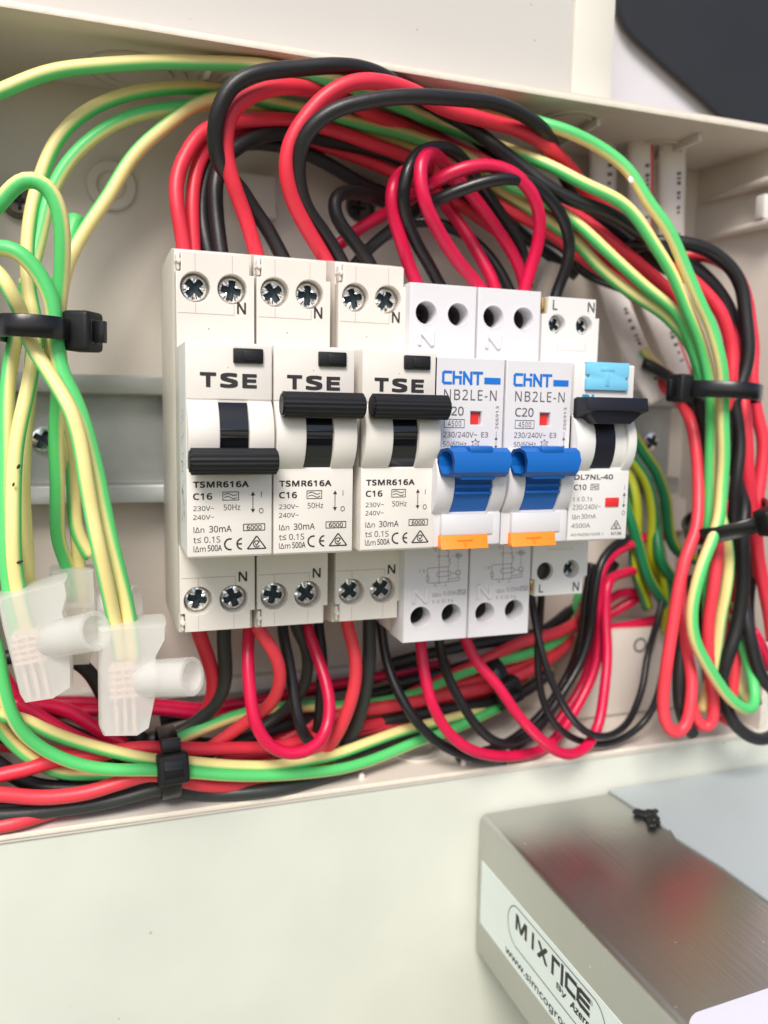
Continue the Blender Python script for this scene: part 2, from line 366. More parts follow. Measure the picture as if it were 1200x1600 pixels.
# bosses on the back panel
def boss(u, v, ro, ri, h, name='screw_boss'):
    p = at(u, v, DB); k = MB(); k.lathe((p.x, p.y+.1, p.z), (0, -1, 0), [(ro, 0), (ro, h-.4), (ro-.4, h), (ri+.3, h), (ri, h-.3), (ri-.2, .4), (0, .4)], 40); return epart(k, name, M['box'])
boss(174, 291, 6.6, 3.7, 1.6); boss(560, 325, 7.5, 4.8, 3.0); boss(545, 395, 6, 4, 1.2)
for (u, v) in [(30, 312), (560, 325)]:
    p = at(u, v, DB+2); k = MB(); k.lathe((p.x, p.y, p.z), (0, -1, 0), [(4.6, -2), (4.6, .2), (3.6, .6), (3.4, .1), (1.2, -.5), (0, -.6)], 32)
    k.mi = 1; k.box(p.x-2.2, p.x+2.2, DB+2.0, DB+2.42, p.z-.35, p.z+.35); k.box(p.x-.35, p.x+.35, DB+2.0, DB+2.44, p.z-2.2, p.z+2.2)
    epart(k, 'mounting_screw', [M['rust'], M['blkm']])
for (u, v, hw, hh, h) in [(404, 305, 5.2, 5.8, 5), (1058, 805, 4, 6, 4)]:
    p = at(u, v, DB+h); k = MB(); k.box(p.x-hw, p.x+hw, DB-.5, DB+h, p.z-hh, p.z+hh, .6); epart(k, 'mounting_boss', M['box'])
# a ledge along the bottom of the back panel and the lower right block
pa = at(300, 1078, DB+4)
k = MB(); k.box(XL, 112, DB-.5, DB+4, pa.z-2.2, pa.z+2.2, .6); epart(k, 'ledge', M['upper'])
pb, pc = at(905, 992, 9), at(1046, 1080, 9)
k = MB(); k.box(pb.x, XR0+1, DB-.5, 9, zb(0)+.2, pb.z, .8); epart(k, 'mounting_block', M['box'])
p = at(1000, 1008, 9); k = MB(); k.lathe((p.x, p.y, p.z), (0, -1, 0), [(2.6, -.5), (2.6, .15), (2, .2), (1.9, -.4), (0, -.5)], 20); epart(k, 'small_hole', M['holeshade'])  # dark disc paints the shade of a hole
# ridges on the right wall
for (u0, v0) in [(1102, 315), (1108, 376)]:
    p = at(u0, v0, DB+3); k = MB(); k.box(XR0-.7, XR1+1, DB+2, DR-1, p.z-.9, p.z+.9, .4); epart(k, 'wall_ridge', M['box'])
p = at(1192, 328, DR-8); k = MB(); k.box(XR0-1.2, XR1+1, DR-9, DR-5, p.z-3.2, p.z+4.2, .5); epart(k, 'hook', M['upper'])

# what is above, below and behind the enclosure
p0 = at(955, 160, DR-9); p1 = at(893, 150, DR-9)
up = tag(empty('upper_box', (0, -20, 100)), 'off-white box standing directly above the open enclosure', 'box')
k = MB(); k.box(-260, p1.x, -35.8, DR-9.4, ZT1+2.6, 420, 1.2); k2 = k.build('body', M['upper'], up); 
k = MB(); k.box(p1.x-.2, p0.x, -35.8, DR-8.6, ZT1+2.6, 420, 1.0); k.build('corner_strip', M['strip'], up)
for c in up.children:
    for v in c.data.vertices: v.co -= up.location
# dark rounded panel on the far wall
pts = [(958, -260), (965, -12), (966, 8), (970, 24), (979, 42), (994, 60), (1010, 75), (1152, 203), (1300, 330), (1500, 330), (1500, -260)]
k = MB(); k.prism_f([(at(u, v, -32).x, at(u, v, -32).z) for u, v in pts], -34, -31.5, .0)
k.mi = 1; k.prism_f([(at(u-3, v+2, -34).x, at(u-3, v+2, -34).z) for u, v in pts], -35.9, -34)
tag(k.build('dark_panel', [M['dark'], M['darkedge']]), 'dark grey flat panel with a rounded corner behind the top right', 'panel')
# panel below the rim, green bounce light put into its colour
k = MB(); k.box(-260, 330, -20, DR-.6, -330, ZB1-1.6, .8)
tag(k.build('lower_panel', M['lower']), 'plain pale panel, green bounce in its colour, directly below the open enclosure', 'panel')

# ------------------------------------------------------------------ steel box, its sticker, sheet and gunk
pt = at(747, 1268, DR); XS, ZS = pt.x, pt.z; ZSB = at(747, 1483, DR).z
sb = tag(empty('steel_box', (XS, -DR, ZSB)), 'brushed stainless steel box jutting out below the enclosure, bottom right', 'steel box')
k = MB(); k.box(0, 170, .2, 118, 0, ZS-ZSB, 2.2, 4); k.build('body', M['steel'], sb)
def side(u, v): q = atx(u, v, XS); return (-q.y-DR, q.z-ZSB)       # (distance out, height) on the box's left face
def z_s(x, y): return side(730+x/4.444, 1320+y/4.444)
class SideInk(Ink):
    def conv(s, bm, off):
        for v in bm.verts: v.co = Vector((-off+v.co.y, -v.co.x, v.co.z))
D0 = z_s(105, 110)[0]; ztop = z_s(105, 110)[1]; zbot = z_s(270, 768)[1]-.3; D1 = D0+88
k = MB(); n = [(D0, zbot), (D1, zbot), (D1, ztop), (D0, ztop)]
k.add([(-.12, -d, z) for d, z in n] + [(.05, -d, z) for d, z in n], [(0, 1, 2, 3), (4, 5, 6, 7), (0, 1, 5, 4), (1, 2, 6, 5), (2, 3, 7, 6), (3, 0, 4, 7)])
stk = k.build('sticker', M['sticker'], sb)
ik = SideInk(0)
def SX(x, y): return z_s(x, y)
# the oval line
xa, zoa = z_s(285, 560); zt_, zb_ = z_s(330, 415)[1], z_s(330, 760)[1]
xe = z_s(975, 1240)[0]; zo0, zo1 = z_s(380, 760)[1], z_s(330, 412)[1]
r_ = (zo1-zo0)/2; pts = []
x_l, x_r = z_s(285, 560)[0], z_s(975, 1200)[0]
for kk in range(25): a = math.radians(90+180*kk/24); pts.append((x_l+r_*.9+r_*.9*math.cos(a), zo0+r_+r_*math.sin(a)))
for kk in range(25): a = math.radians(-90+180*kk/24); pts.append((x_r-r_*.9+r_*.9*math.cos(a), zo0+r_+r_*math.sin(a)))
ik.stroke(pts, .26, True)
H = zo1-zo0
xm0, xm1 = z_s(340, 540)[0], z_s(560, 830)[0]
ik.text('MIX', xm0, xm1, z_s(345, 588)[1], z_s(345, 470)[1], bold=.045, spacing=1.25)
xr0, xr1 = z_s(590, 800)[0], z_s(850, 1080)[0]; zr0, zr1 = z_s(600, 892)[1], z_s(600, 765)[1]; wR = (xr1-xr0)
lw = 1.15
ik.stroke([(xr0+lw/2, zr0), (xr0+lw/2, zr1-.6), (xr0+lw, zr1-lw/2), (xr0+wR*.20, zr1-lw/2)], lw)
ik.stroke([(xr0+wR*.30, zr0), (xr0+wR*.30, zr1)], lw)
ik.stroke([(xr0+wR*.66, zr1-lw/2), (xr0+wR*.46, zr1-lw/2), (xr0+wR*.42, zr1-.8), (xr0+wR*.42, zr0+.8), (xr0+wR*.48, zr0+lw/2), (xr0+wR*.64, zr0+lw/2)], lw)
ik.stroke([(xr1, zr1-lw/2), (xr0+wR*.80, zr1-lw/2), (xr0+wR*.73, zr1-1.0), (xr0+wR*.73, zr0+1.0), (xr0+wR*.80, zr0+lw/2), (xr1, zr0+lw/2)], lw)
ik.stroke([(xr0+wR*.75, (zr0+zr1)/2), (xr1-.1, (zr0+zr1)/2)], lw)
ik.arc(xr1+.9, zr1-.6, .55, .1, 0, 360); ik.text('R', xr1+.65, xr1+1.15, zr1-.9, zr1-.3)
ik.text('By', z_s(622, 1000)[0], z_s(692, 1050)[0], z_s(630, 1012)[1], z_s(630, 955)[1], bold=.03)
ik.text('Azero', z_s(718, 1100)[0], z_s(858, 1225)[0], z_s(718, 1122)[1], z_s(718, 1062)[1], bold=.045, shear=.2)
ik.text('www.simcogroup.com', z_s(270, 710)[0], z_s(270, 710)[0]+(z_s(740, 1240)[0]-z_s(270, 710)[0])*17/13, z_s(275, 762)[1], z_s(275, 694)[1], bold=.02)
ik.conv(ik.mb.bm, .17); ik.mb.build('lettering', M['ink'], stk)
# sheet resting on top of the steel
ed = [(938, 1226), (962, 1243), (985, 1258), (1000, 1268), (1012, 1266), (1024, 1279), (1036, 1292), (1046, 1296), (1056, 1310), (1080, 1324), (1130, 1356), (1200, 1408), (1330, 1505)]
q = [atz(u, v, ZS+.3) for u, v in ed]; out = [(p.x, p.y) for p in q]; far = max(x for x, y in out)+70
out[0] = (out[0][0], -DR-.7); out = out + [(far, out[-1][1]), (far, -DR-.7)]
k = MB(); n = len(out); k.add([(x, y, ZS+.05) for x, y in out] + [(x, y, ZS+.65) for x, y in out], [tuple(range(n)), tuple(range(n, 2*n))] + [(i, (i+1) % n, n+(i+1) % n, n+i) for i in range(n)])
tag(k.build('plastic_sheet', M['film']), 'pale blue-grey sheet with a ragged edge lying on the steel box', 'sheet')
k = MB()
for (u, v, r) in [(997, 1269, 1.0), (1005, 1270, .8), (1016, 1271, 1.2), (1020, 1279, 1.3), (1018, 1288, .8), (1010, 1273, .7), (1024, 1267, .6), (1028, 1284, .5), (1013, 1280, .5)]:
    p = atz(u, v, ZS+.9); t2 = bmesh.new(); bmesh.ops.create_icosphere(t2, subdivisions=3, radius=r*1.5)
    for vv in t2.verts: vv.co = Vector((vv.co.x*random.uniform(.85, 1.2), vv.co.y*random.uniform(.85, 1.2), vv.co.z*.6)) + p
    k.merge(t2, True)
tag(k.build('gunk_blob', M['gunk']), 'small black blob of gunk on the ragged sheet edge', 'blob')
cs = [(1076, 1680), (1077, 1597), (1080, 1589), (1087, 1582), (1200, 1544), (1300, 1510), (1300, 1680)]
q = [atz(u, v, ZS+1.0) for u, v in cs]; n = len(q)
k = MB(); k.add([(p.x, p.y, ZS+.1) for p in q] + [(p.x, p.y, ZS+1.0) for p in q], [tuple(range(n)), tuple(range(n, 2*n))] + [(i, (i+1) % n, n+(i+1) % n, n+i) for i in range(n)])
tag(k.build('white_card', M['card']), 'plain white card with a rounded corner at the bottom right edge', 'card')

# ------------------------------------------------------------------ rail
DL = 2.2
rl = tag(empty('mounting_rail', (65, 7, 0)), 'galvanised steel rail running behind all six breakers', 'rail')
k = MB(); ex = at(1062, 750, DL).x
pr = [(DL, 17.5), (DL, 12.6), (DL-1, 12.0), (-4.3, 12.0), (-4.3, -12.0), (DL-1, -12.0), (DL, -12.6), (DL, -17.5), (DL-1.1, -17.5), (DL-1.1, -13.2), (-5.4, -13.2), (-5.4, 13.2), (DL-1.1, 13.2), (DL-1.1, 17.5)]
k.prism_x(pr, XL+4-65, ex-65, .25, 1)
for v in k.bm.verts: v.co.y -= 7
k.build('rail_strip', M['zinc'], rl)

def screw_mesh(R, name, depth=.85, ribs=True):
    """a pozidriv screw head as a polar height field, axis towards -Y"""
    t = bmesh.new(); NR, NA = 22, 96; rows = []
    def cross(x, z): a = R*.235; L = R*.74; return (abs(x) < a and abs(z) < L) or (abs(z) < a and abs(x) < L)
    for i in range(NR+1):
        r = R*i/NR; row = []
        for j in range(NA):
            a = 2*math.pi*j/NA; x, z = r*math.cos(a), r*math.sin(a); rr = r/R
            h = .35*(1-rr**2.2) - (0.55*max(0, rr-.93)/.07 if rr > .93 else 0)
            if ribs and rr > .42: h += .14*math.cos(8*a+.3) * min(1, (rr-.42)*4) + .05*math.cos(24*a)*(1 if rr < .93 else 0)
            if cross(x, z): h = -depth*(1-.35*rr)
            row.append(t.verts.new((x, -h, z)))
            if i == 0: break
        rows.append(row)
    for i in range(NR):
        for j in range(NA):
            a, b = rows[i], rows[i+1]; j2 = (j+1) % NA
            f = (a[0], b[j], b[j2]) if i == 0 else (a[j], b[j], b[j2], a[j2])
            ff = t.faces.new(f); c = ff.calc_center_median(); ff.smooth = False
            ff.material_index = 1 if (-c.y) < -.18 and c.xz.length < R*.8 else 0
    low = [t.verts.new((R*math.cos(2*math.pi*j/NA), 2.2, R*math.sin(2*math.pi*j/NA))) for j in range(NA)]
    for j in range(NA): t.faces.new((rows[-1][j], low[j], low[(j+1) % NA], rows[-1][(j+1) % NA]))
    bmesh.ops.recalc_face_normals(t, faces=t.faces); t.normal_update()
    for v in t.verts: v.co *= S
    me = bpy.data.meshes.new(name); t.to_mesh(me); t.free()
    me.materials.append(M['screw']); me.materials.append(M['recess'])
    try: me.set_sharp_from_angle(angle=math.radians(25))
    except Exception: pass
    return me
SCREW = screw_mesh(3.0, 'terminal_screw'); SCREW_S = screw_mesh(2.35, 'terminal_screw_small'); SCREW_P = screw_mesh(3.3, 'pan_screw', 1.0, False)
def screw(me, parent, x, D, z, rot): o = obj('terminal_screw', me, parent, (x, -D, z), (0, rot, 0)); return o
for (u, v) in [(67, 687), (1018, 690)]:
    p = at(u, v, -2.8); o = obj('screw', SCREW_P, rl, (p.x-65, p.y-7, p.z), (0, .5, 0))
p = at(1070, 700, 4); k = MB(); k.box(-5, 5, 0, 8, -9, 9, .8)

# ------------------------------------------------------------------ breakers
CACHE = {}
def cached(key, fn):
    if key not in CACHE: CACHE[key] = fn()
    return CACHE[key]
def arc_prof(Dbase, z0, z1, sag, n=16):         # bulging profile between two heights
    c = (z1-z0)/2; R = (c*c+sag*sag)/(2*sag); zc = (z0+z1)/2; out = []
    for i in range(n+1):
        z = z0+(z1-z0)*i/n; out.append((Dbase+math.sqrt(max(R*R-(z-zc)**2, 0))-(R-sag), z))
    return out

# ---- cream breaker
def cream_body():
    k = MB(); x0, x1 = .1, 17.7; D1, D2 = 45.76, 65.45
    k.prism_x([(2.4, 46.6), (34, 46.2), (42.4, 44.6), (42.4, -44.4), (34, -45.8), (2.4, -46.2)], x0, x1, .35)
    gz0, gz1 = 22.3, -22.3
    def term(z0, z1, zs, up):
        w = 4.4
        if up: out = [(x0, z0), (x1, z0), (x1, z1-w), (x1-1.1, z1-w), (x1-1.1, z1), (x0+1.15, z1), (x0+1.15, z1-w), (x0, z1-w)]
        else: out = [(x0, z0+w), (x0+1.15, z0+w), (x0+1.15, z0), (x1-1.1, z0), (x1-1.1, z0+w), (x1, z0+w), (x1, z1), (x0, z1)]
        zl = 30.2 if up else -30.6; s = 1 if up else -1
        plate(k, out, [circ(4.35, zs, 3.35), circ(12.65, zs, 3.35)], 42.3, D1, .18)
    term(20.6, 43.7, 36.0, True); term(-43.5, -20.6, -36.1, False)
    for z in (41.6, -41.5):      # rivet tabs in the corner notches
        k.lathe((.75, -40, z), (0, -1, 0), [(.62, 0), (.62, 5.2), (.4, 5.6), (0, 5.65)], 16)
        k.box(.3, 1.1, 40, 45.0, z-1.9, z+1.9, .35)
    return k.data('terminal_body', M['cream'])
def cream_seams(which):
    i = Ink(45.785)
    for s_, zs, zl, z1 in ((1, 36.0, 30.2, 43.3), (-1, -36.1, -30.6, -43.1))[which:which+1]:
        i.stroke([(.5, zl), (13.0, zl)], .13)
        for x in (4.35, 13.0): i.stroke([(x, zl), (x, zs-3.6*s_)], .11)
        for x in (4.35, 12.65): i.stroke([(x, zs+3.6*s_), (x, z1)], .09)
    return i.mb.data('seam_lines', M['seam'])
def cream_panel():
    k = MB(); x0, x1 = .05, 17.75; D2 = 65.45
    k.prism_x([(42, 22.5), (D2-.8, 22.5), (D2, 22.1), (D2, 10.9), (D2-.25, 10.75), (D2-.25, -3.6), (D2, -3.8), (D2, -22.0), (D2-.5, -22.5), (42, -22.5)], x0, x1, .3)
    ch = arc_prof(D2-.2, -3.75, 10.6, 3.4, 20)
    for a, b_ in ((x0, 6.45), (12.5, x1)):
        k.prism_x([(D2-2, 10.6)] + [(D2-2, -3.75)] + ch, a, b_, .28, 2)
    return k.data('front_panel', M['cream_panel'])
def Z2(x0, x1, y0, y1):          # a box measured on the first breaker's lower panel
    a, b_ = at(x0/3.75+240, y1/3.75+680, 65.5), at(x1/3.75+240, y0/3.75+680, 65.5); return a.x, b_.x, a.z, b_.z
def Z5(x0, x1, y0, y1, D=65.5):
    a, b_ = at(x0/3.75+240, y1/3.75+360, D), at(x1/3.75+240, y0/3.75+360, D); return a.x, b_.x, a.z, b_.z
def cream_ink():
    i = Ink(65.5)
    i.text('T', *Z5(272, 366, 832, 916), bold=.07); i.text('S', *Z5(390, 493, 836, 921), bold=.07); i.text('E', *Z5(520, 604, 843, 924), bold=.07)
    i.text('TSMR616A', *Z2(231, 558, 268, 309), bold=.05, spacing=1.08); i.text('C16', *Z2(231, 343, 339, 380), bold=.035, spacing=1.05)
    a = Z2(406, 498, 332, 381); i.frame(*a, .16); zc = (a[2]+a[3])/2
    for dz in (.32, -.32): i.wave(a[0]+.35, a[1]-.35, zc+dz, .22, .15)
    i.stroke([(a[0]+.25, zc+.28), (a[0]+.7, zc+.55)], .12)
    a = Z2(577, 587, 330, 455); i.arrow2((a[0]+a[1])/2, a[2], a[3], .16, .85)
    a = Z2(629, 634, 331, 361); i.stroke([((a[0]+a[1])/2, a[2]), ((a[0]+a[1])/2, a[3])], .13)
    a = Z2(615, 646, 425, 459); i.arc((a[0]+a[1])/2, (a[2]+a[3])/2, .5, .15, 0, 360, 20, .85)
    i.text('230V~', *Z2(232, 355, 414, 445)); i.text('240V~', *Z2(232, 355, 466, 497)); i.text('50Hz', *Z2(411, 508, 404, 440))
    i.text('I\u0394n', *Z2(234, 297, 537, 573)); i.text('30mA', *Z2(325, 457, 528, 570), bold=.004)
    a = Z2(527, 651, 518, 559); i.frame(*a, .17); i.text('6000', *Z2(545, 633, 525, 554), bold=.02)
    i.text('t\u2264 0.1S', *Z2(234, 391, 592, 634)); i.text('I\u0394m', *Z2(234, 305, 648, 686)); i.text('500A', *Z2(317, 400, 642, 681), bold=.01)
    a = Z2(412, 526, 600, 676); i.ce(a[0], a[1], a[2], a[3], .34)
    i.rcm(*Z2(548, 660, 588, 670), .27)
    return i.mb.data('printed_marks', M['ink'])
def cream_n(top):
    j = Ink(45.82)
    if top: j.text('N', *Z5(489, 541, 424, 490, 45.8), bold=.025)
    else: a, b_ = at(498/3.75+240, 858/3.75+680, 45.8), at(548/3.75+240, 798/3.75+680, 45.8); j.text('N', a.x, b_.x, a.z, b_.z, bold=.025)
    return j.mb.data('terminal_letter', M['ink'])
def lever_mesh():                # ribbed bar, centred on its own axis, X 0..17.4
    k = MB(); n = 40; prof = []
    for i in range(n):
        a = 2*math.pi*i/n; r = 2.55 + (.13 if i % 2 else -.05)
        prof.append((r*math.cos(a)*1.0, r*math.sin(a)*1.03))
    k.prism_x(prof, 0, 17.3); k.prism_x([(d*.8, z*.8) for d, z in prof], -.35, 17.65)
    k.prism_x([(d*1.012, z*1.012) for d, z in prof[::2]], 8.3, 8.75)
    k.box(6.7, 12.2, -4.5, -.5, -1.6, 1.6, .3)
    return k.data('lever', M['blk'])
def drum_mesh():
    k = MB(); k.prism_x([(62, 10.5), (62, -3.7)] + arc_prof(65.0, -3.7, 10.5, 2.5, 20), 6.5, 12.45)
    k.box(6.55, 12.4, 66.2, 68.0, 4.3, 4.75, .1); k.box(6.55, 12.4, 66.0, 67.9, 2.9, 3.2, .1)
    return k.data('switch_drum', M['drum'])
def test_button():
    k = MB(); a = Z5(466, 640, 696, 777); k.box(a[0], a[1], 64.5, 66.3, a[2], a[3], .25); k.box(a[0]+2.0, a[1]-.4, 66.2, 66.5, a[2]+.5, a[3]-.5, .12)
    return k.data('test_button', M['blkm'])
def side_sticker():
    k = MB(); k.box(-.02, .10, 51.5, 65.2, -21.8, 22.0); me = k.data('side_label', M['paper']); return me
def side_marks():
    k = MB(); random.seed(3)
    for i in range(46):
        z = random.uniform(-8, 9); d = random.uniform(54.5, 60.5); l = random.uniform(.3, 1.6)
        if random.random() < .5: k.add([(-.05, -d, z), (-.05, -d-l, z), (-.05, -d-l, z+.16), (-.05, -d, z+.16)], [(0, 1, 2, 3)])
        else: k.add([(-.05, -d, z), (-.05, -d-.16, z), (-.05, -d-.16, z+l*.8), (-.05, -d, z+l*.8)], [(0, 1, 2, 3)])
    for i in range(26):
        z = random.uniform(-16, -9); d = 55+.35*i % 6; k.add([(-.05, -d, z), (-.05, -d-.18, z), (-.05, -d-.18, z+1.2), (-.05, -d, z+1.2)], [(0, 1, 2, 3)])
    return k.data('fine_print', M['inkgrey'])
GRP = 'breakers in a row on the rail'
def cream_breaker(x, up, label, side_label):
    r = tag(empty('circuit_breaker', (x, 0, 0)), label, 'circuit breaker', GRP)
    tb = obj('terminal_body', cached('cb', cream_body), r); [obj('seam_lines', cached('cs%d' % q, lambda: cream_seams(q)), tb) for q in (0, 1)]; [obj('terminal_letter', cached('cn%d' % q, lambda: cream_n(q)), tb) for q in (0, 1)]; p = obj('front_panel', cached('cp', cream_panel), r)
    obj('printed_marks', cached('ci', cream_ink), p)
    obj('switch_drum', cached('cd', drum_mesh), r)
    z = 10.0 if up else -1.75
    obj('lever', cached('cl', lever_mesh), r, (.3 if not up else .9, -70.2, z))
    obj('test_button', cached('ct', test_button), r)
    for (sx, sz) in ((4.35, 36.0), (12.65, 36.0), (4.35, -36.1), (12.65, -36.1)):
        screw(SCREW, r, sx+random.uniform(-.12, .12), 43.4, sz+random.uniform(-.1, .1), random.uniform(-.9, .9))
    if side_label: s = obj('side_label', cached('sl', side_sticker), r); obj('fine_print', cached('sm', side_marks), s)
    return r
random.seed(11)
cream_breaker(0, False, 'cream breaker at the left end of the row, lever pushed down', True)
cream_breaker(18.15, True, 'cream breaker in the middle of three, lever up below its logo', False)
cream_breaker(37.75, True, 'cream breaker next to the first blue-levered one, lever up', False)

# ---- pale grey breakers with blue levers (measured on the right-hand one)
XC = 72.85
def grey_body():
    k = MB(); x0, x1 = .1, 17.75; D1 = 49.2
    k.prism_x([(2.4, 38.5), (20, 39.5), (39, 39.6), (39, -49.0), (30, -49.0), (30, -45.5), (22, -45.5), (22, -43), (14, -43), (14, -40), (2.4, -40)], x0, x1, .3)
    plate(k, rect(x0, x1, 20.5, 40.0), [circ(4.35, 33.0, 2.75), circ(12.85, 33.0, 2.75)], 39, D1, .25)
    plate(k, rect(x0, x1, -49.35, -20.3), [circ(4.7, -42.9, 2.75), circ(13.3, -42.7, 2.75)], 39, D1, .25)
    for x, z in ((4.35, 33.0), (12.85, 33.0), (4.7, -42.9), (13.3, -42.7)):      # chamfer ring
        k.lathe((x, -D1, z), (0, -1, 0), [(3.15, -.05), (3.05, .07), (2.8, .07), (2.7, -.2)], 36)
    k.mi = 1
    for x, z in ((4.35, 33.0), (12.85, 33.0), (4.7, -42.9), (13.3, -42.7)): k.lathe((x, -39.05, z), (0, -1, 0), [(0, 0), (2.7, .02), (2.7, 5.2)], 36)  # dark liners paint shade into the terminal holes
    return k.data('terminal_body', [M['grey'], M['holeshade']])
def grey_n(which):
    i = MB()
    for zc in (27.0, -37.2)[which:which+1]:
        x = 4.35 if zc > 0 else 4.3; pts = [(x-1.7, zc-1.85), (x-1.7, zc+1.85), (x+1.7, zc-1.85), (x+1.7, zc+1.85)]
        for (a, b_) in zip(pts, pts[1:]):
            dx, dz = b_[0]-a[0], b_[1]-a[1]; L = math.hypot(dx, dz); nx, nz = -dz/L*.42, dx/L*.42
            q = [(a[0]+nx, a[1]+nz), (a[0]-nx, a[1]-nz), (b_[0]-nx, b_[1]-nz), (b_[0]+nx, b_[1]+nz)]
            i.prism_f(q, 49.0, 49.75+.01*pts.index(a), .1, 1)
    return i.data('raised_letter', M['grey'])
def Z7(x0, x1, y0, y1, D=65.53):
    a, b_ = at(x0/3.75+740, y1/3.75+420, D), at(x1/3.75+740, y0/3.75+420, D); return a.x-XC, b_.x-XC, a.z, b_.z
def Z4(x0, x1, y0, y1, D=65.5, X=XC):
    a, b_ = at(x0/3.75+740, y1/3.75+680, D), at(x1/3.75+740, y0/3.75+680, D); return a.x-X, b_.x-X, a.z, b_.z
def grey_panel():
    k = MB(); x0, x1 = .1, 17.75; D2 = 65.45; win = Z7(388, 452, 844, 918)
    # panel with a window opening
    k.prism_x([(49, 21.4), (D2-1.4, 21.4), (D2-1.4, -22.0), (49, -22.0)], x0, x1, .2)
    a = Z7(190, 578, 540, 1060); zlow = -5.0
    plate(k, rect(x0, x1, zlow, 21.4), [rect(win[0], win[1], win[2], win[3])], D2-1.5, D2, .22)
    k.box(x0, x1, D2-1.6, D2-.2, -22.1, zlow+.1, .2)
    ch = arc_prof(D2-.3, -14.6, 1.2, 3.6, 22)
    for a, b_ in ((x0, 4.5), (14.0, x1-.1)): k.prism_x([(D2-2, 1.2), (D2-2, -14.6)] + ch, a, b_, .3)
    q = Z4(222, 470, 470, 560); k.box(2.4, x1-2.2, D2-1, D2+1.1, -19.3, -14.4, .3); k.box(14.2, x1-.1, D2-1, D2+.7, -21.8, -14.0, .4)
    return k.data('front_panel', M['grey'])
def grey_ink():
    i = Ink(65.53)
    i.text('NB2LE-N', *Z7(243, 535, 724, 776), bold=.0, spacing=1.1); i.text('C20', *Z7(243, 352, 816, 865), bold=.005)
    i.frame(*Z7(243, 355, 889, 934), .13); i.text('4500', *Z7(262, 338, 897, 927), spacing=1.1)
    i.text('230/240V~', *Z7(237, 424, 960, 990)); i.text('E3', *Z7(446, 485, 961, 990)); i.text('50/60Hz', *Z7(235, 365, 1014, 1043))
    i.text('IEC61009', *Z7(234, 370, 1068, 1096)); i.text('266913', *Z7(524, 546, 814, 944), rot=1, spacing=1.1)
    a = Z7(524, 530, 985, 1056); xm = (a[0]+a[1])/2; i.arrow2(xm, a[2], a[3], .1, .75)
    a = Z7(524, 530, 958, 983); i.stroke([(xm, a[2]), (xm, a[3])], .1)
    a = Z7(390, 438, 1002, 1050); cx, cz = (a[0]+a[1])/2, (a[2]+a[3])/2
    i.arc(cx, cz, .75, .1, 0, 360, 24)
    for t_ in range(6): an = math.radians(60*t_+30); i.stroke([(cx+.8*math.cos(an), cz+.8*math.sin(an)), (cx+1.05*math.cos(an), cz+1.05*math.sin(an))], .22)
    i.text('-25', cx-.5, cx+.5, cz-.25, cz+.25)
    return i.mb.data('printed_marks', M['inkgrey'])
def grey_logo():
    i = Ink(65.53); a = Z7(233, 455, 618, 688); x0, x1, z0, z1 = a; w = .6; L = x1-x0; cw = L*.235; g_ = L*.015
    def h(x): return x
    # C H(with a short right stem) dot N T
    i.stroke([(x0+cw-g_, z1-w/2), (x0+w, z1-w/2), (x0+w/2, z1-w), (x0+w/2, z0+w), (x0+w, z0+w/2), (x0+cw-g_, z0+w/2)], w)
    xh = x0+cw+.25; i.stroke([(xh+w/2, z0+w/2), (xh+w/2, z1-w/2)], w); zm = z0+(z1-z0)*.55; i.stroke([(xh+w, zm), (xh+cw*.85, zm)], w)
    i.stroke([(xh+cw*.85, z0+w/2), (xh+cw*.85, zm)], w); i.poly([(xh+cw*.85-w*.6, z1-w), (xh+cw*.85+w*.6, z1-w), (xh+cw*.85+w*.6, z1), (xh+cw*.85-w*.6, z1)])
    xn = xh+cw*1.1; i.stroke([(xn+w/2, z0+w/2), (xn+w/2, z1-w/2)], w); i.stroke([(xn+cw*.9, z0+w/2), (xn+cw*.9, z1-w/2)], w); i.stroke([(xn+w/2, z1-w/2), (xn+cw*.9, z0+w/2)], w*1.0)
    xt = xn+cw*1.02; i.stroke([(xt+w*.6, z1-w/2), (x1, z1-w/2)], w); xc_ = (xt+w*.6+x1)/2; i.stroke([(xc_, z0+w/2), (xc_, z1-w/2)], w)
    a = Z7(466, 557, 654, 687); i.poly([(a[0], a[2]), (a[1], a[2]), (a[1], a[3]), (a[0], a[3])])
    return i.mb.data('logo', M['inkblue'])
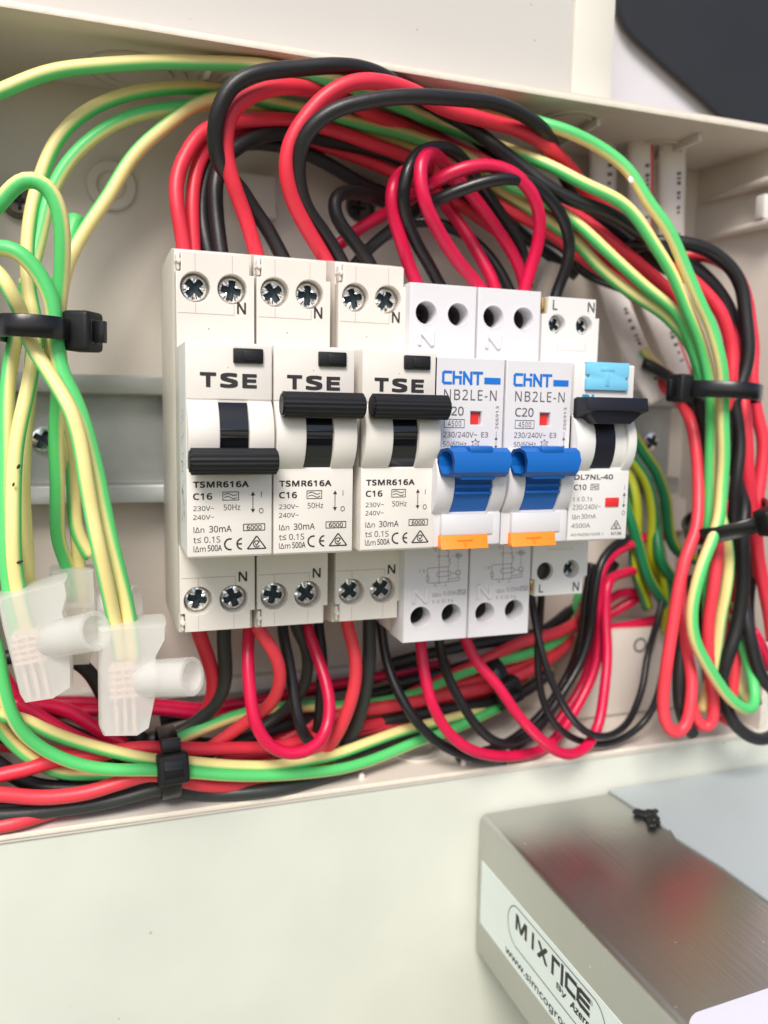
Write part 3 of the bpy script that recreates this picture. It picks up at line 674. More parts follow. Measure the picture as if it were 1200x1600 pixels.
def grey_diagram():
    i = Ink(49.26)      # measured on the left one of the two
    def P(x, y): p = at(640+x/4.615, 840+y/4.615, 49.26); return (p.x-54.7, p.z)
    def st(*pts, w=.15): i.stroke([P(*q) for q in pts], w)
    st((213, 75), (213, 335)); st((280, 75), (280, 130)); st((200, 132), (213, 145)); st((268, 132), (280, 145)); st((280, 145), (295, 158), (280, 168), (295, 180), (280, 205), (278, 320))
    for a in range(213, 345, 30): st((a+4, 132), (a+18, 132))
    st((335, 118), (365, 118), (365, 142), (335, 142), (335, 118)); st((350, 112), (350, 148)); st((330, 130), (378, 130)); st((378, 122), (378, 138))
    for a in range(150, 235, 24): st((349, a), (349, a+12))
    st((280, 210), (135, 220), (120, 245)); st((130, 250), (130, 275)); st((122, 278), (138, 278), (138, 310), (122, 310), (122, 278)); st((130, 310), (130, 328), (213, 326), (358, 308), (358, 265))
    st((205, 248), (290, 240), (300, 255), (290, 275), (205, 283), (192, 268), (205, 248)); st((300, 257), (333, 255)); st((333, 240), (366, 238), (366, 262), (333, 264), (333, 240)); st((280, 300), (345, 290), (345, 265))
    for s_, x, y in (('N', 178, 102), ('1', 256, 96), ('T', 66, 255), ('E', 98, 252), ('N', 176, 355), ('2', 252, 350)):
        a, b_ = P(x, y), P(x+16, y-22); i.text(s_, a[0], b_[0], a[1], b_[1])
    def T(s_, x0, x1, y0, y1): a, b_ = P(x0, y1), P(x1, y0); i.text(s_, a[0], b_[0], a[1], b_[1])
    T('I\u0394n', 165, 225, 395, 428); T('0.03A', 243, 338, 382, 418); T('t \u2264 0.1s', 163, 314, 440, 475)
    a, b_ = P(345, 410), P(403, 375); i.frame(a[0], b_[0], a[1], b_[1], .13); zc = (a[1]+b_[1])/2; i.wave(a[0]+.2, b_[0]-.2, zc+.2, .18, .13); i.wave(a[0]+.2, b_[0]-.2, zc-.2, .18, .13)
    return i.mb.data('wiring_diagram', M['inkfaint'])
def grey_window():
    k = MB(); w_ = Z7(388, 452, 844, 918); k.box(w_[0]+.15, w_[1]-.35, 63.9, 64.6, w_[2]+.1, w_[3]-.3); return k.data('indicator', M['redwin'])
def grey_drum():
    k = MB(); k.prism_x([(62, 2), (62, -14.3)] + arc_prof(65.0, -14.3, 2, 3.0, 22), 4.55, 13.95)
    k.box(4.6, 13.9, 66.0, 68.6, -8.1, -7.3, .15); k.box(4.6, 13.9, 66.0, 68.5, -9.6, -9.0, .15)
    return k.data('switch_drum', M['blue'])
def grey_lever():
    k = MB(); prof = [(-2.8, -1.2), (-1.4, -3.2), (1.0, -3.3), (2.4, -2.1), (2.7, .4), (1.9, 2.5), (.2, 3.3), (-1.8, 2.9), (-2.8, 1.4)]
    t = bmesh.new(); n = len(prof); A = [t.verts.new((.35+(d+2.8)*.34, -d, z)) for d, z in prof]; B = [t.verts.new((16.3-(.5 if z < -2 else 0), -d, z)) for d, z in prof]
    cap = t.faces.new(A); t.faces.new(B)
    for i in range(n): t.faces.new((A[i], A[(i+1) % n], B[(i+1) % n], B[i]))
    bmesh.ops.recalc_face_normals(t, faces=t.faces)
    es = [e for e in t.edges if e.calc_face_angle(0) > .2]
    r = bmesh.ops.inset_region(t, faces=[cap], thickness=.75, depth=0)
    ex_ = bmesh.ops.extrude_discrete_faces(t, faces=[cap])
    for f in ex_['faces']:
        f.material_index = 1
        for v in f.verts: v.co.x += 4.5
    fs = [(f, [v.co.copy() for v in f.verts]) for f in t.faces]
    off = {}
    for v in t.verts: off[v] = k.bm.verts.new(v.co)
    for f in t.faces:
        nf = k.bm.faces.new([off[v] for v in f.verts]); nf.smooth = True
        if f.calc_center_median().x > .2 and f.calc_center_median().x < 5 and all(v.co.x < 5 for v in f.verts): nf.material_index = 1
    t.free()
    k.box(4.6, 13.2, -4.2, 1.1, -3.9, -1.5, .4); k.box(6.0, 12.0, -1.0, 2.2, 2.2, 3.75, .5)
    return k.data('lever', [M['blue'], M['blueshade']], 30)
def grey_tab():
    k = MB(); k.prism_x([(63, -19.25), (66.6, -19.25), (66.9, -21.2), (67.6, -22.4), (63, -22.6)], 2.1, 14.2, .25); return k.data('orange_tab', M['orange'])
def grey_tmark():
    k = MB(); k.box(6.2, 10.2, 66.5, 67.0, -20.6, -20.1, .1); k.box(7.9, 8.5, 66.6, 67.35, -22.0, -20.7, .1); return k.data('raised_mark', M['orange'])
def grey_breaker(x, label):
    r = tag(empty('circuit_breaker', (x, 0, 0)), label, 'circuit breaker', GRP)
    tb = obj('terminal_body', cached('gb', grey_body), r); [obj('raised_letter', cached('gn%d' % q, lambda: grey_n(q)), tb) for q in (0, 1)]; obj('wiring_diagram', cached('gd', grey_diagram), tb)
    p = obj('front_panel', cached('gp', grey_panel), r); obj('printed_marks', cached('gi', grey_ink), p); obj('logo', cached('gl', grey_logo), p)
    obj('indicator', cached('gw', grey_window), r); obj('switch_drum', cached('gdr', grey_drum), r)
    obj('lever', cached('glv', grey_lever), r, (0, -70.6, -2.1)); ot = obj('orange_tab', cached('gt', grey_tab), r); obj('raised_mark', cached('gtm', grey_tmark), ot)
    for sx, sz in ((4.35, 33.0), (12.85, 33.0), (4.7, -42.9), (13.3, -42.7)): screw(SCREW_S, r, sx, 40.2, sz, random.uniform(-.9, .9))
    return r
grey_breaker(54.7, 'pale grey breaker with blue lever, beside the cream breakers')
grey_breaker(XC, 'pale grey breaker with blue lever, beside the black-levered end breaker')

# ---- white breaker at the right end
XD = 91.1; seams = []
def white_body():
    seams.clear(); k = MB(); x0, x1 = .1, 17.1; D1 = 49.2
    k.prism_x([(2.4, 39.5), (34, 39.8), (45, 38.4), (45, -38.9), (34, -40), (2.4, -40)], x0, x1, .3)
    out = [(x0, 20.5), (x1, 20.5), (x1, 34.2), (x1-1.2, 34.2), (x1-1.2, 39.0), (x0+1.6, 39.0), (x0+1.6, 34.6), (x0, 34.6)]
    def inv(u, v): p = at(u, v, D1); return p.x-XD, p.z
    h = [circ(*inv(870.7, 506.7), 2.45), circ(*inv(913, 509), 2.45)]; sq = inv(872, 535), inv(914, 549)
    plate(k, out, h, 45.0, D1, .2)
    sm = Ink(D1+.02); sm.stroke([sq[0], (sq[0][0], sq[1][1]), sq[1], (sq[1][0], sq[0][1])], .09); seams.append(sm)
    out = [(x0, -34.8), (x0+1.0, -34.8), (x0+1.0, -39.4), (x1-1.3, -39.4), (x1-1.3, -34.6), (x1, -34.6), (x1, -20.3), (x0, -20.3)]
    h = [circ(*inv(852, 893), 2.45), circ(*inv(893, 889), 2.45)]; sq = inv(855, 861), inv(895, 857)
    plate(k, out, h, 45.0, D1, .2)
    sm = Ink(D1+.02); sm.stroke([sq[0], (sq[0][0], sq[1][1]), sq[1], (sq[1][0], sq[0][1])], .09); seams.append(sm)
    return k.data('terminal_body', M['white'])
def white_parts(r):
    x0, x1, D2 = .1, 17.1, 65.45
    tb = obj('terminal_body', white_body(), r)
    seams[0].build('seam_lines', M['seam'], tb); seams[1].build('seam_lines', M['seam'], tb)
    k = MB()
    k.prism_x([(44, 21.3), (D2-.4, 21.3), (D2, 20.9), (D2, 9.2), (D2-.3, 9), (D2-.3, -4.6), (D2, -4.8), (D2, -21.7), (D2-.5, -22.1), (44, -22.1)], x0, x1, .25)
    k.prism_x([(D2-2, 9.0), (D2-2, -4.7)] + arc_prof(D2-.3, -4.7, 9.0, 3.0, 24), x0, 5.3, .3); k.prism_x([(D2-2, 9.0), (D2-2, -4.7)] + arc_prof(D2-.3, -4.7, 9.0, 3.0, 24), 14.6, x1, .3)
    k.prism_x([(D2-2, 7.6), (D2-2, -3.8)] + arc_prof(D2-.3, -3.8, 7.6, 1.9, 24), 11.5, 14.7, .2)
    a = (at(909, 607, 66).x-XD, at(992, 617, 66).x-XD)
    p = k.build('front_panel', M['white'], r)
    def B(u0, u1, v0, v1, D=65.5): q, s_ = at(u0, v1, D), at(u1, v0, D); return q.x-XD, s_.x-XD, q.z, s_.z
    a = B(913, 981, 568, 609); k = MB(); zm = (a[2]+a[3])/2; w_ = .9
    k.prism_f([(a[0], a[2]), (a[1], a[2]), (a[1], zm-.9), (a[1]-w_, zm-.9), (a[1]-w_, zm-.2), (a[1], zm-.2), (a[1], a[3]), (a[0], a[3]), (a[0], zm+.3), (a[0]+w_, zm+.3), (a[0]+w_, zm-.5), (a[0], zm-.5)], 64.8, 66.3, .15)
    tb_ = k.build('test_button', M['cyan'], r)
    k = MB(); xm = (a[0]+a[1])/2-.2; k.box(xm-2, xm+2, 66.2, 66.42, a[3]-2.1, a[3]-1.2, .08); k.box(xm-.55, xm+.55, 66.2, 66.43, a[2]+1.0, a[3]-2.15, .08); k.build('raised_letter', M['cyan'], tb_)
    i = Ink(65.5)
    def T(s_, x0_, x1_, y0, y1, **kw): i.text(s_, *Z4(x0_, x1_, y0, y1, 65.5, XD), **kw)
    T('DL7NL-40', 590, 818, 229, 262, bold=.045); T('C10', 587, 662, 288, 322, bold=.03)
    a = Z4(685, 735, 286, 320, 65.5, XD); i.frame(*a, .12); zc = (a[2]+a[3])/2; i.wave(a[0]+.15, a[1]-.15, zc+.22, .2, .13); i.wave(a[0]+.15, a[1]-.15, zc-.22, .2, .13); i.stroke([(a[0]+.2, a[2]+.1), (a[1]-.2, a[3]-.1)], .1)
    T('t \u2264 0.1s', 583, 696, 359, 388); T('230/240V~', 580, 745, 404, 437); T('I\u0394n', 577, 622, 463, 493); T('30mA', 630, 717, 460, 490); T('4500A', 572, 683, 515, 545)
    T('AS/NZS61009.1', 567, 758, 570, 593); T('N136', 805, 866, 565, 586, bold=.02)
    i.rcm(*Z4(804, 866, 498, 552, 65.5, XD), .2)
    a = Z4(876, 886, 335, 425, 65.5, XD); i.arrow2((a[0]+a[1])/2, a[2], a[3], .12, .85); a = Z4(885, 889, 295, 318, 65.5, XD); i.stroke([(a[0], a[2]), (a[0], a[3])], .12)
    a = Z4(865, 890, 440, 470, 65.5, XD); i.arc((a[0]+a[1])/2, (a[2]+a[3])/2, .48, .14, 0, 360, 20, .85)
    i.build('printed_marks', M['inkgrey'], p)
    j = Ink(65.5); a = Z4(618, 715, 738-975, 760-975, 65.5, XD); a = B(905, 931, 616.5, 636); j.text('DL', *a, bold=.05, shear=.3); j.build('logo', M['inkcyan'], p)
    for s_, u0, u1, v0, v1 in (('L', 863.5, 871.5, 469, 484), ('N', 918, 929.5, 473, 487.5), ('L', 842, 849, 913, 926), ('N', 894.5, 905, 909, 923.5)): j = Ink(49.26); j.text(s_, *B(u0, u1, v0, v1, 49.26), bold=.02); j.build('terminal_letter', M['inkgrey'], tb)
    a = Z4(770, 850, 365, 419, 65.5, XD); k = MB(); k.box(a[0], a[1], 65.3, 65.75, a[2], a[3], .1); k.build('indicator', M['redwin'], r)
    k = MB(); k.prism_x([(62, 8.5), (62, -4.3)] + arc_prof(65.0, -4.3, 8.5, 2.2, 22), 5.4, 11.45); k.build('switch_drum', M['navy'], r)
    # lever: a wide bar with a tapered underside
    k = MB(); zt_, zm_, zb__ = 13.2, 9.8, 6.9
    k.prism_x([(64.5, zt_-.6), (66.5, zt_), (71.6, zt_), (72.2, zm_+.3), (70.6, zm_-.2), (65.5, zm_-1.8)], .2, 16.9, .2)
    k.prism_f([(1.6, zm_+.4), (2.2, zm_-1.4), (3.6, zb__), (12.6, zb__), (13.4, zb__+.5), (15.4, zm_-.8), (15.8, zm_+.4)], 65.2, 71.0, .3)
    lv = k.build('lever', M['navy'], r)
    k = MB()
    for d, z in ((70.2, 12.2), (68.2, 10.6)): k.lathe((.27, -d, z), (-1, 0, 0), [(.55, 0), (.55, .02), (0, .02)], 16)
    k.build('pin_hole', M['drum'], lv)
    k = MB(); q = at(851, 477, 47); k.box(.25, 1.5, 42, 48.3, 34.9, 38.6, .3); k.build('brass_tab', M['brass'], tb)
    k = MB(); k.box(.25, 1.0, 42, 48.3, -38.9, -35.1, .3); k.build('brass_tab', M['brass'], tb)
    q = at(852, 893, 49.2); k = MB(); k.lathe((q.x-XD, -45.03, q.z), (0, -1, 0), [(0, 0), (2.42, .01), (2.42, 2.6)], 32); k.build('shade_liner', M['holeshade'], tb)  # dark liner paints the deep shade of this hole
    for (u, v, D) in ((870.7, 506.7, 46.6), (913, 509, 46.6), (893, 889, 46.8)):
        q = at(u, v, 49.2); screw(SCREW_S, r, q.x-XD, D, q.z, random.uniform(-.9, .9))
white_parts(tag(empty('circuit_breaker', (XD, 0, 0)), 'white breaker at the right end with black lever and light blue button', 'circuit breaker', GRP))

# ------------------------------------------------------------------ wires
def spline(P, step=1.3):
    P = [P[0]*2-P[1]] + P + [P[-1]*2-P[-2]]; out = []
    for i in range(1, len(P)-2):
        a, b_, c, d = P[i-1:i+3]; L = (c-b_).length; n = max(2, int(L/step))
        # centripetal Catmull-Rom
        t0 = 0; t1 = t0+max((b_-a).length, .01)**.5; t2 = t1+max((c-b_).length, .01)**.5; t3 = t2+max((d-c).length, .01)**.5
        for k in range(n):
            t = t1+(t2-t1)*k/n
            A1 = a*((t1-t)/(t1-t0))+b_*((t-t0)/(t1-t0)); A2 = b_*((t2-t)/(t2-t1))+c*((t-t1)/(t2-t1)); A3 = c*((t3-t)/(t3-t2))+d*((t-t2)/(t3-t2))
            B1 = A1*((t2-t)/(t2-t0))+A2*((t-t0)/(t2-t0)); B2 = A2*((t3-t)/(t3-t1))+A3*((t-t1)/(t3-t1))
            out.append(B1*((t2-t)/(t2-t1))+B2*((t-t1)/(t2-t1)))
    out.append(P[-2]); return out
def smooth_path(pts, it=3):
    for _ in range(it): pts = [pts[0]] + [(pts[i-1]+pts[i]*2+pts[i+1])/4 for i in range(1, len(pts)-1)] + [pts[-1]]
    return pts
def tube_mesh(name, pts, r, mtl, phases=None, seg=16, flat=None):
    """phases: list of (fraction, degrees) giving where the yellow band faces: 0 = towards the viewer's side (-Y), +90 = left of travel"""
    bm = bmesh.new(); uvl = bm.loops.layers.uv.new('UVMap'); n = len(pts); rings = []; ph = []
    for i, p in enumerate(pts):
        t = (pts[min(i+1, n-1)]-pts[max(i-1, 0)]).normalized()
        f = Vector((0, -1, 0)) - t*t.dot(Vector((0, -1, 0)))
        if f.length < .15: f = (prev_f - t*t.dot(prev_f)) if i else t.orthogonal()
        f.normalize(); prev_f = f; s_ = t.cross(f)
        a0 = 0
        if phases:
            x = i/(n-1)
            for (x0, a), (x1, c) in zip(phases, phases[1:]):
                if x0 <= x <= x1: a0 = a+(c-a)*(x-x0)/(x1-x0 or 1); break
        ph.append(a0)
        ra, rb = (r, r) if not flat else flat
        rings.append([bm.verts.new(p + f*rb*math.cos(2*math.pi*k/seg) + s_*ra*math.sin(2*math.pi*k/seg)) for k in range(seg)])
    for i in range(n-1):
        for k in range(seg):
            k2 = (k+1) % seg; fc = bm.faces.new((rings[i][k], rings[i][k2], rings[i+1][k2], rings[i+1][k])); fc.smooth = True
            for lp, (ii, kk) in zip(fc.loops, ((i, k), (i, k+1), (i+1, k+1), (i+1, k))): lp[uvl].uv = (ii/40, kk/seg - ph[ii]/360)
    for ring, rev in ((rings[0], False), (rings[-1], True)): bm.faces.new(ring if rev else ring[::-1])
    bmesh.ops.recalc_face_normals(bm, faces=bm.faces)
    for v in bm.verts: v.co *= S
    me = bpy.data.meshes.new(name); bm.to_mesh(me); bm.free(); me.materials.append(mtl); return me
def wire_points(spec, r, clamp=True):
    P = []; D = 25.
    for tok in spec.split():
        a = [float(x) for x in tok.split(',')]
        if len(a) > 2: D = a[2]
        p = at(a[0], a[1], D)
        dd = D
        while clamp and dd < DR+3 and (p.z > zt(min(dd, DR))-r-.2 or p.z < zb(min(dd, DR))+r+.2): dd += .5; p = at(a[0], a[1], dd)
        if dd < DB+r: p = at(a[0], a[1], DB+r+.1)
        P.append(p)
    return P
WG = {'red': 'red wires', 'coral': 'red wires', 'pink': 'crimson wires', 'black': 'black wires', 'sheen': 'black wires', 'grey': 'black wires', 'earth': 'green and yellow earth wires', 'deep': 'green and yellow earth wires'}
NM = {'red': 'red_wire', 'coral': 'red_wire', 'pink': 'crimson_wire', 'black': 'black_wire', 'sheen': 'black_wire', 'grey': 'black_wire', 'earth': 'earth_wire', 'deep': 'earth_wire'}
def wire(label, kind, spec, r=2.0, ph=None, cat='wire'):
    P = smooth_path(spline(wire_points(spec, r)), 4); r *= .965
    rg = random.Random(label); L = 0.; a = [(rg.uniform(.06, .16), rg.uniform(20, 50), rg.uniform(0, 6.3), Vector((rg.uniform(-1, 1), rg.uniform(-.6, .6), rg.uniform(-1, 1)))) for _ in range(4)]
    Q = [P[0]]
    for i in range(1, len(P)):          # real cable is never a perfect curve
        L += (P[i]-P[i-1]).length; o = Vector((0, 0, 0))
        for am, wl, p0_, dv in a: o += dv*am*math.sin(6.283*L/wl+p0_)
        Q.append(P[i]+o)
    P = Q
    if ph is not None and not isinstance(ph, list): ph = [(0, ph), (1, ph)]
    me = tube_mesh(NM[kind], P, r, W[kind], ph)
    return tag(obj(NM[kind], me), label, cat, WG[kind])
#WIRES
# -- earth wires, upper
wire('earth wire arching highest along the top wall from the left edge', 'earth', '-60,165,26 0,141 70,116 150,102 250,97 350,99 430,106,24 520,125,18 620,165,12 720,207,14 820,243,24 900,280,32 980,325,37 1038,407,40 1075,485,41 1097,545,41 1110,600,42 1111,680,41 1109,760,41 1106,830,42 1104,900,40 1110,1000,40 1122,1060,38', 1.75, [(0, -55), (.4, -60), (.8, -70), (1, -80)])
E1 = wire('yellow-topped earth wire, outer of the two bending down at upper left', 'earth', '48,1000,43 38,960,44 26,900,45 20,847,45 25,704,41 47,594,37 55,520,33 46,450,27 45,360,23 58,290,20 85,225,18 130,178,17 190,150,16 270,137,15 345,141,14 420,160,13 500,177,12 570,194,12 650,215,14 720,240,17 790,285,21 850,313,24 905,352,28 955,400,32 1010,448,35 1058,492,37 1085,550,38 1101,600,39', 1.7, [(0, -35), (.25, -35), (.42, -50), (.6, -60), (1, -60)])
wire('green-topped earth wire just under the yellow-topped one, upper left', 'earth', '30,1000,42 20,950,42 10,880,41 8,800,39 14,580,33 25,520,29 45,440,25 62,370,22 76,310,20 105,255,18 150,212,17 205,183,16 280,167,15 350,163,13 440,170,10 520,190,9 600,215,9 680,245,11 760,285,14 838,334,20 900,377,24 935,416,27 985,458,31 1045,497,34 1080,545,36 1096,600,38', 1.75, [(0, 100), (.2, 60), (.3, 95), (.48, 95), (.6, 70), (.8, -40), (1, -20)])
wire('earth wire slanting down straight past the white screw boss', 'earth', '142,870,24 120,830,24 112,700,24 92,600,25 88,520,27 92,478,28 103,420,27 128,367,25 170,305,22 212,240,20 265,192,18 305,163,17 345,151,16 400,150,13 470,170,9', 1.75, [(0, 60), (.3, 40), (.45, 35), (.75, 40), (1, 50)])
wire('earth wire looping highest at the left edge into the tie', 'earth', '-80,520,30 -62,400,36 -30,345,39 0,318,41 22,290,42 49,277,43 74,291,43 92,330,43 98,380,42 95,440,40 90,500,39 94,570,38 88,662,34 89,760,30 93,847,24 108,895,21 114,935,20', 1.8, [(0, -90), (.25, -95), (.45, -100), (.6, -95), (1, -120)])
wire('earth wire looping second highest at the left edge into the tie', 'earth', '-90,520,34 -60,420,40 -25,392,43 0,387,44 22,391,45 49,412,45 71,443,45 84,478,45 88,530,45 97,580,46 116,625,47 134,680,48 150,735,49 164,800,50 183,881,51 203,985,50.5 208,1030,50.5', 1.8, [(0, 100), (.35, 120), (.45, 110), (.55, 60), (.7, 65), (1, 40)])
wire('earth wire with yellow face crossing in front of the left tie bundle', 'earth', '-70,380,42 -30,410,46 0,431,48 16,458,49 36,492,45.5 49,536,45.5 69,569,47 89,604,49 110,642,52 124,690,53 133,750,54 142,800,54 153,850,55 168,915,54 182,985,51.5 188,1030,51', 1.65, [(0, -40), (.3, -35), (1, -40)])
E2 = wire('earth wire with inked marks behind the left clear connector', 'earth', '43,930,35 41,850,36 36,760,35 38,690,33 45,610,31 52,540,30 50,500,29 40,440,24', 1.7, 20)
wire('earth wire with a green face curving into the rear clear connector', 'earth', '126,940,20 124,895,20 122,850,22 118,790,23 108,700,24 90,600,24 76,520,26', 1.7, [(0, 20), (1, -60)])
wire('short green earth wire end pointing up behind the slanting one', 'earth', '90,470,22 98,420,22 108,380,21 120,340,19', 2.0, 180)
# -- earth wires, right
E3 = wire('earth wire at upper right that ends in the front loop at lower right', 'earth', '740,160,14 800,176,22 843,192,28 883,204,31 927,224,33 960,247,35 987,273,37 1013,313,39 1040,353,41 1060,393,42 1078,435,43 1093,473,44 1111,509,45 1124,555,46 1129,600,46 1131,690,46 1129,750,46 1125,800,47 1116,835,48 1104,866,49 1090,907,50 1081,950,50 1085,995,50 1101,1034,50 1126,1072,50 1150,1099,50 1167,1109,49 1179,1100,47 1178,1070,44 1168,1035,42 1158,1000,40 1148,960,38', 1.78, [(0, 120), (.5, 118), (1, 110)])
wire('earth wire with yellow edge bending down beside the black lower right wires', 'earth', '1118,775,42 1124,800,43 1131,825,44 1139,870,44 1135,920,44 1126,965,43 1120,1007,42 1110,1060,41 1098,1110,40', 1.75, [(0, 60), (.5, 70), (1, 50)])
wire('faint earth wire behind the black ones at the lower right corner', 'earth', '1150,940,36 1160,985,37 1170,1030,37 1178,1070,38 1172,1100,38 1158,1085,37 1150,1040,36', 1.8, 30)
# -- earth wires behind the right breaker, shade put into their darker colours
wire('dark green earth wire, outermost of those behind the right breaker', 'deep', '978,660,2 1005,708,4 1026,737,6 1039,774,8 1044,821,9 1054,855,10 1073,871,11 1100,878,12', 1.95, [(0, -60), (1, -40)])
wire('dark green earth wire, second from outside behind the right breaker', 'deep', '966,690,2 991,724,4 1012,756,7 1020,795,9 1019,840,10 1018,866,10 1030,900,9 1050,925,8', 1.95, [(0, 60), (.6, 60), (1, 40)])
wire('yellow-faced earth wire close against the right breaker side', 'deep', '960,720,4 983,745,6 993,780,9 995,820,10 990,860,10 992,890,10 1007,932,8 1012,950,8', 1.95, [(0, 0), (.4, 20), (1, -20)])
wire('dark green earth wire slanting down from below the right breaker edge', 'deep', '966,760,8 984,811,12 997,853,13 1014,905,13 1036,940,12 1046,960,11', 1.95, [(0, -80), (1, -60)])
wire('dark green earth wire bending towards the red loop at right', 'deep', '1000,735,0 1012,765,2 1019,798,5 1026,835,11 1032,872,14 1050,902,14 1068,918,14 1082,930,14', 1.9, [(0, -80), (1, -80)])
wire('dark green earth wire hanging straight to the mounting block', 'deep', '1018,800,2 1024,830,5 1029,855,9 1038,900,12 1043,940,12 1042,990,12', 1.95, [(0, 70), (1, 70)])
# -- red and black, upper left terminals
wire('leftmost red wire curving up from the first cream breaker', 'red', '293,420,25 286,380,25 277,330,25 276,285,24 291,240,22 320,204,20 360,191,18 400,188,16 450,187,14 504,200,12 567,219,11 633,243,11 700,275,12 780,320,16 860,365,20 930,415,24 1000,470,28', 1.9)
wire('second red wire from the first cream breaker, just inside the leftmost', 'red', '306,420,23 301,375,22 299,319,21 309,262,19 330,222,17 370,205,14 430,200,10 500,225,7 600,262,6 700,310,8 790,370,10', 1.85)
wire('black wire from the first cream breaker curving back under the reds', 'black', '350,420,25 344,385,24 338,330,22 338,285,21 350,248,19 378,224,17 410,212,15 450,208,13 504,216,10 567,231,8 620,247,7 700,290,6 760,330,6', 2.0)
wire('black wire left of its neighbour at the first cream breaker', 'black', '332,420,22 324,385,21 316,340,19 318,290,17 332,250,15 370,226,11 420,224,8 475,238,6 525,264,5 567,289,4 610,305,3 660,330,2', 2.0)
wire('big red arch rising from the second cream breaker', 'red', '410,425,26 401,398,27 382,337,29 364,283,31 353,240,32 352,205,33 358,180,33 380,155,33 415,141,32 450,136,30 490,139,25 530,151,20 587,180,15 650,206,12 700,228,12 754,250,15 820,290,18 880,325,21 940,365,25 1000,415,29 1050,460,31 1085,520,33 1092,600,34', 1.98)
wire('black arch highest of all, from the second breaker to the right bundle', 'black', '452,420,25 439,394,25 420,358,25 394,325,26 371,290,28 350,270,30 339,245,33 335,206,35 341,170,37 362,133,38 397,116,38 450,108,37 525,103,36 570,109,34 606,122,30 650,148,25 692,177,23 733,199,24 775,228,26 817,262,27 858,294,29 900,314,30 940,328,31 985,355,32 1027,384,33 1055,405,33 1090,430,33 1125,465,33 1140,520,34 1137,580,35 1140,640,36', 1.95)
wire('big red arch rising from the third cream breaker', 'red', '524,440,26 512,410,27 480,357,30 457,315,32 447,268,34 453,227,35 479,181,36 512,147,37 554,128,37 600,129,36 650,146,33 692,169,29 754,186,28 817,206,28 858,231,27 890,263,25 915,295,24 960,330,26 1010,372,30 1060,420,33 1100,455,35 1127,488,37 1142,540,38 1142,600,39 1140,640,38', 2.02)
wire('black arch from the third cream breaker running under the rim', 'black', '550,440,24 535,410,25 507,366,27 478,325,30 467,285,33 468,243,36 484,203,39 521,172,41 575,157,42 650,152,42 712,153,40 767,160,37 817,180,33 848,202,30 862,224,26 872,250,21 890,290,17 930,340,16 990,400,18', 1.92)
wire('black wire making a small loop above the third cream breaker', 'black', '590,440,20 579,412,20 550,375,21 527,345,22 520,322,22 527,307,21 545,300,18 575,304,14 606,317,9 640,325,4', 1.9)
# -- crimson and black, pale grey breakers
wire('crimson wire, leftmost into the pale grey breakers', 'pink', '660,460,26 648,435,26 628,383,28 613,335,29 612,300,30 622,277,28 640,265,22 670,262,12', 1.85)
wire('crimson wire bent in a tall hairpin behind the crimson arch', 'pink', '760,465,28 745,443,28 715,408,31 684,360,34 665,318,36 657,280,36 658,252,35 668,241,33 685,246,28 717,281,22 746,318,20 775,356,20 800,393,20 817,435,20 822,460,20', 1.85)
wire('crimson wire passing low behind the hairpin into the grey breaker', 'pink', '690,312,12 725,360,15 750,402,18 771,443,20 776,465,20', 1.85)
wire('crimson arch reaching furthest right into the second grey breaker', 'pink', '500,405,6 529,383,7 567,354,9 608,330,14 642,308,22 683,284,29 717,267,32 758,258,33 798,268,34 828,296,34 843,335,33 841,377,31 830,418,29 818,462,27', 1.85)
wire('black wire in a tall hairpin round the crimson ones', 'sheen', '700,465,24 683,437,24 655,389,27 637,343,30 628,310,32 632,277,33 648,246,32 673,231,30 704,234,26 733,260,22 754,293,18 783,335,17 808,372,17 821,414,17 825,450,18', 1.75)
wire('black wire lying low behind the crimson hairpin', 'sheen', '560,400,4 620,358,6 660,345,8 717,360,12 754,391,14 783,427,16 800,460,17', 1.7)
wire('black wire sweeping over to the white end breaker', 'sheen', '550,420,12 575,390,14 612,358,18 650,330,24 690,309,29 730,293,32 775,281,34 817,281,34 846,297,33 873,329,31 888,370,29 886,415,28 872,452,26 864,480,26', 1.75)
wire('black wire going right from below the end breaker wire', 'sheen', '840,365,8 880,385,10 915,425,13 950,440,15 1000,460,17 1060,500,20', 1.9)
wire('black wire dropping behind the crimson loops to the right', 'black', '690,180,8 760,230,10 830,300,13 900,335,17 960,362,21 1020,405,24 1060,430,26', 2.0)
# -- right bundle
wire('outer black wire curving round the right corner into the ties', 'black', '960,395,22 1000,383,27 1045,378,31 1085,383,33 1115,395,34 1139,416,35 1157,447,36 1166,490,37 1170,540,38 1165,575,38 1157,600,38 1144,637,38 1142,690,38 1152,742,39 1162,790,40 1160,830,42 1161,882,43 1160,932,43 1151,982,43 1138,1020,43 1128,1057,42 1120,1110,40', 2.1)
wire('black wire just inside the outer black one at right', 'black', '1020,390,22 1060,400,25 1095,425,27 1120,450,29 1142,485,31 1152,530,32 1150,590,32 1140,660,31', 2.0)
wire('outermost red wire against the right side wall', 'red', '1040,405,22 1085,398,27 1125,408,29 1152,430,31 1166,465,32 1172,505,33 1177,545,34 1175,585,35 1180,637,36 1193,690,38 1189,742,39 1182,790,40 1182,845,41 1190,895,41 1199,945,41 1206,1000,41', 2.0)
wire('red wire between the two ties at the far right', 'red', '1120,470,30 1145,530,33 1155,590,36 1162,632,39 1166,690,41 1168,742,41 1176,800,40 1182,850,40 1186,900,39', 2.1)
wire('black wire out of the cut grey cable into the upper tie', 'black', '1005,568,14 1030,580,18 1060,600,26 1082,625,30 1092,680,31 1098,740,32', 1.9)
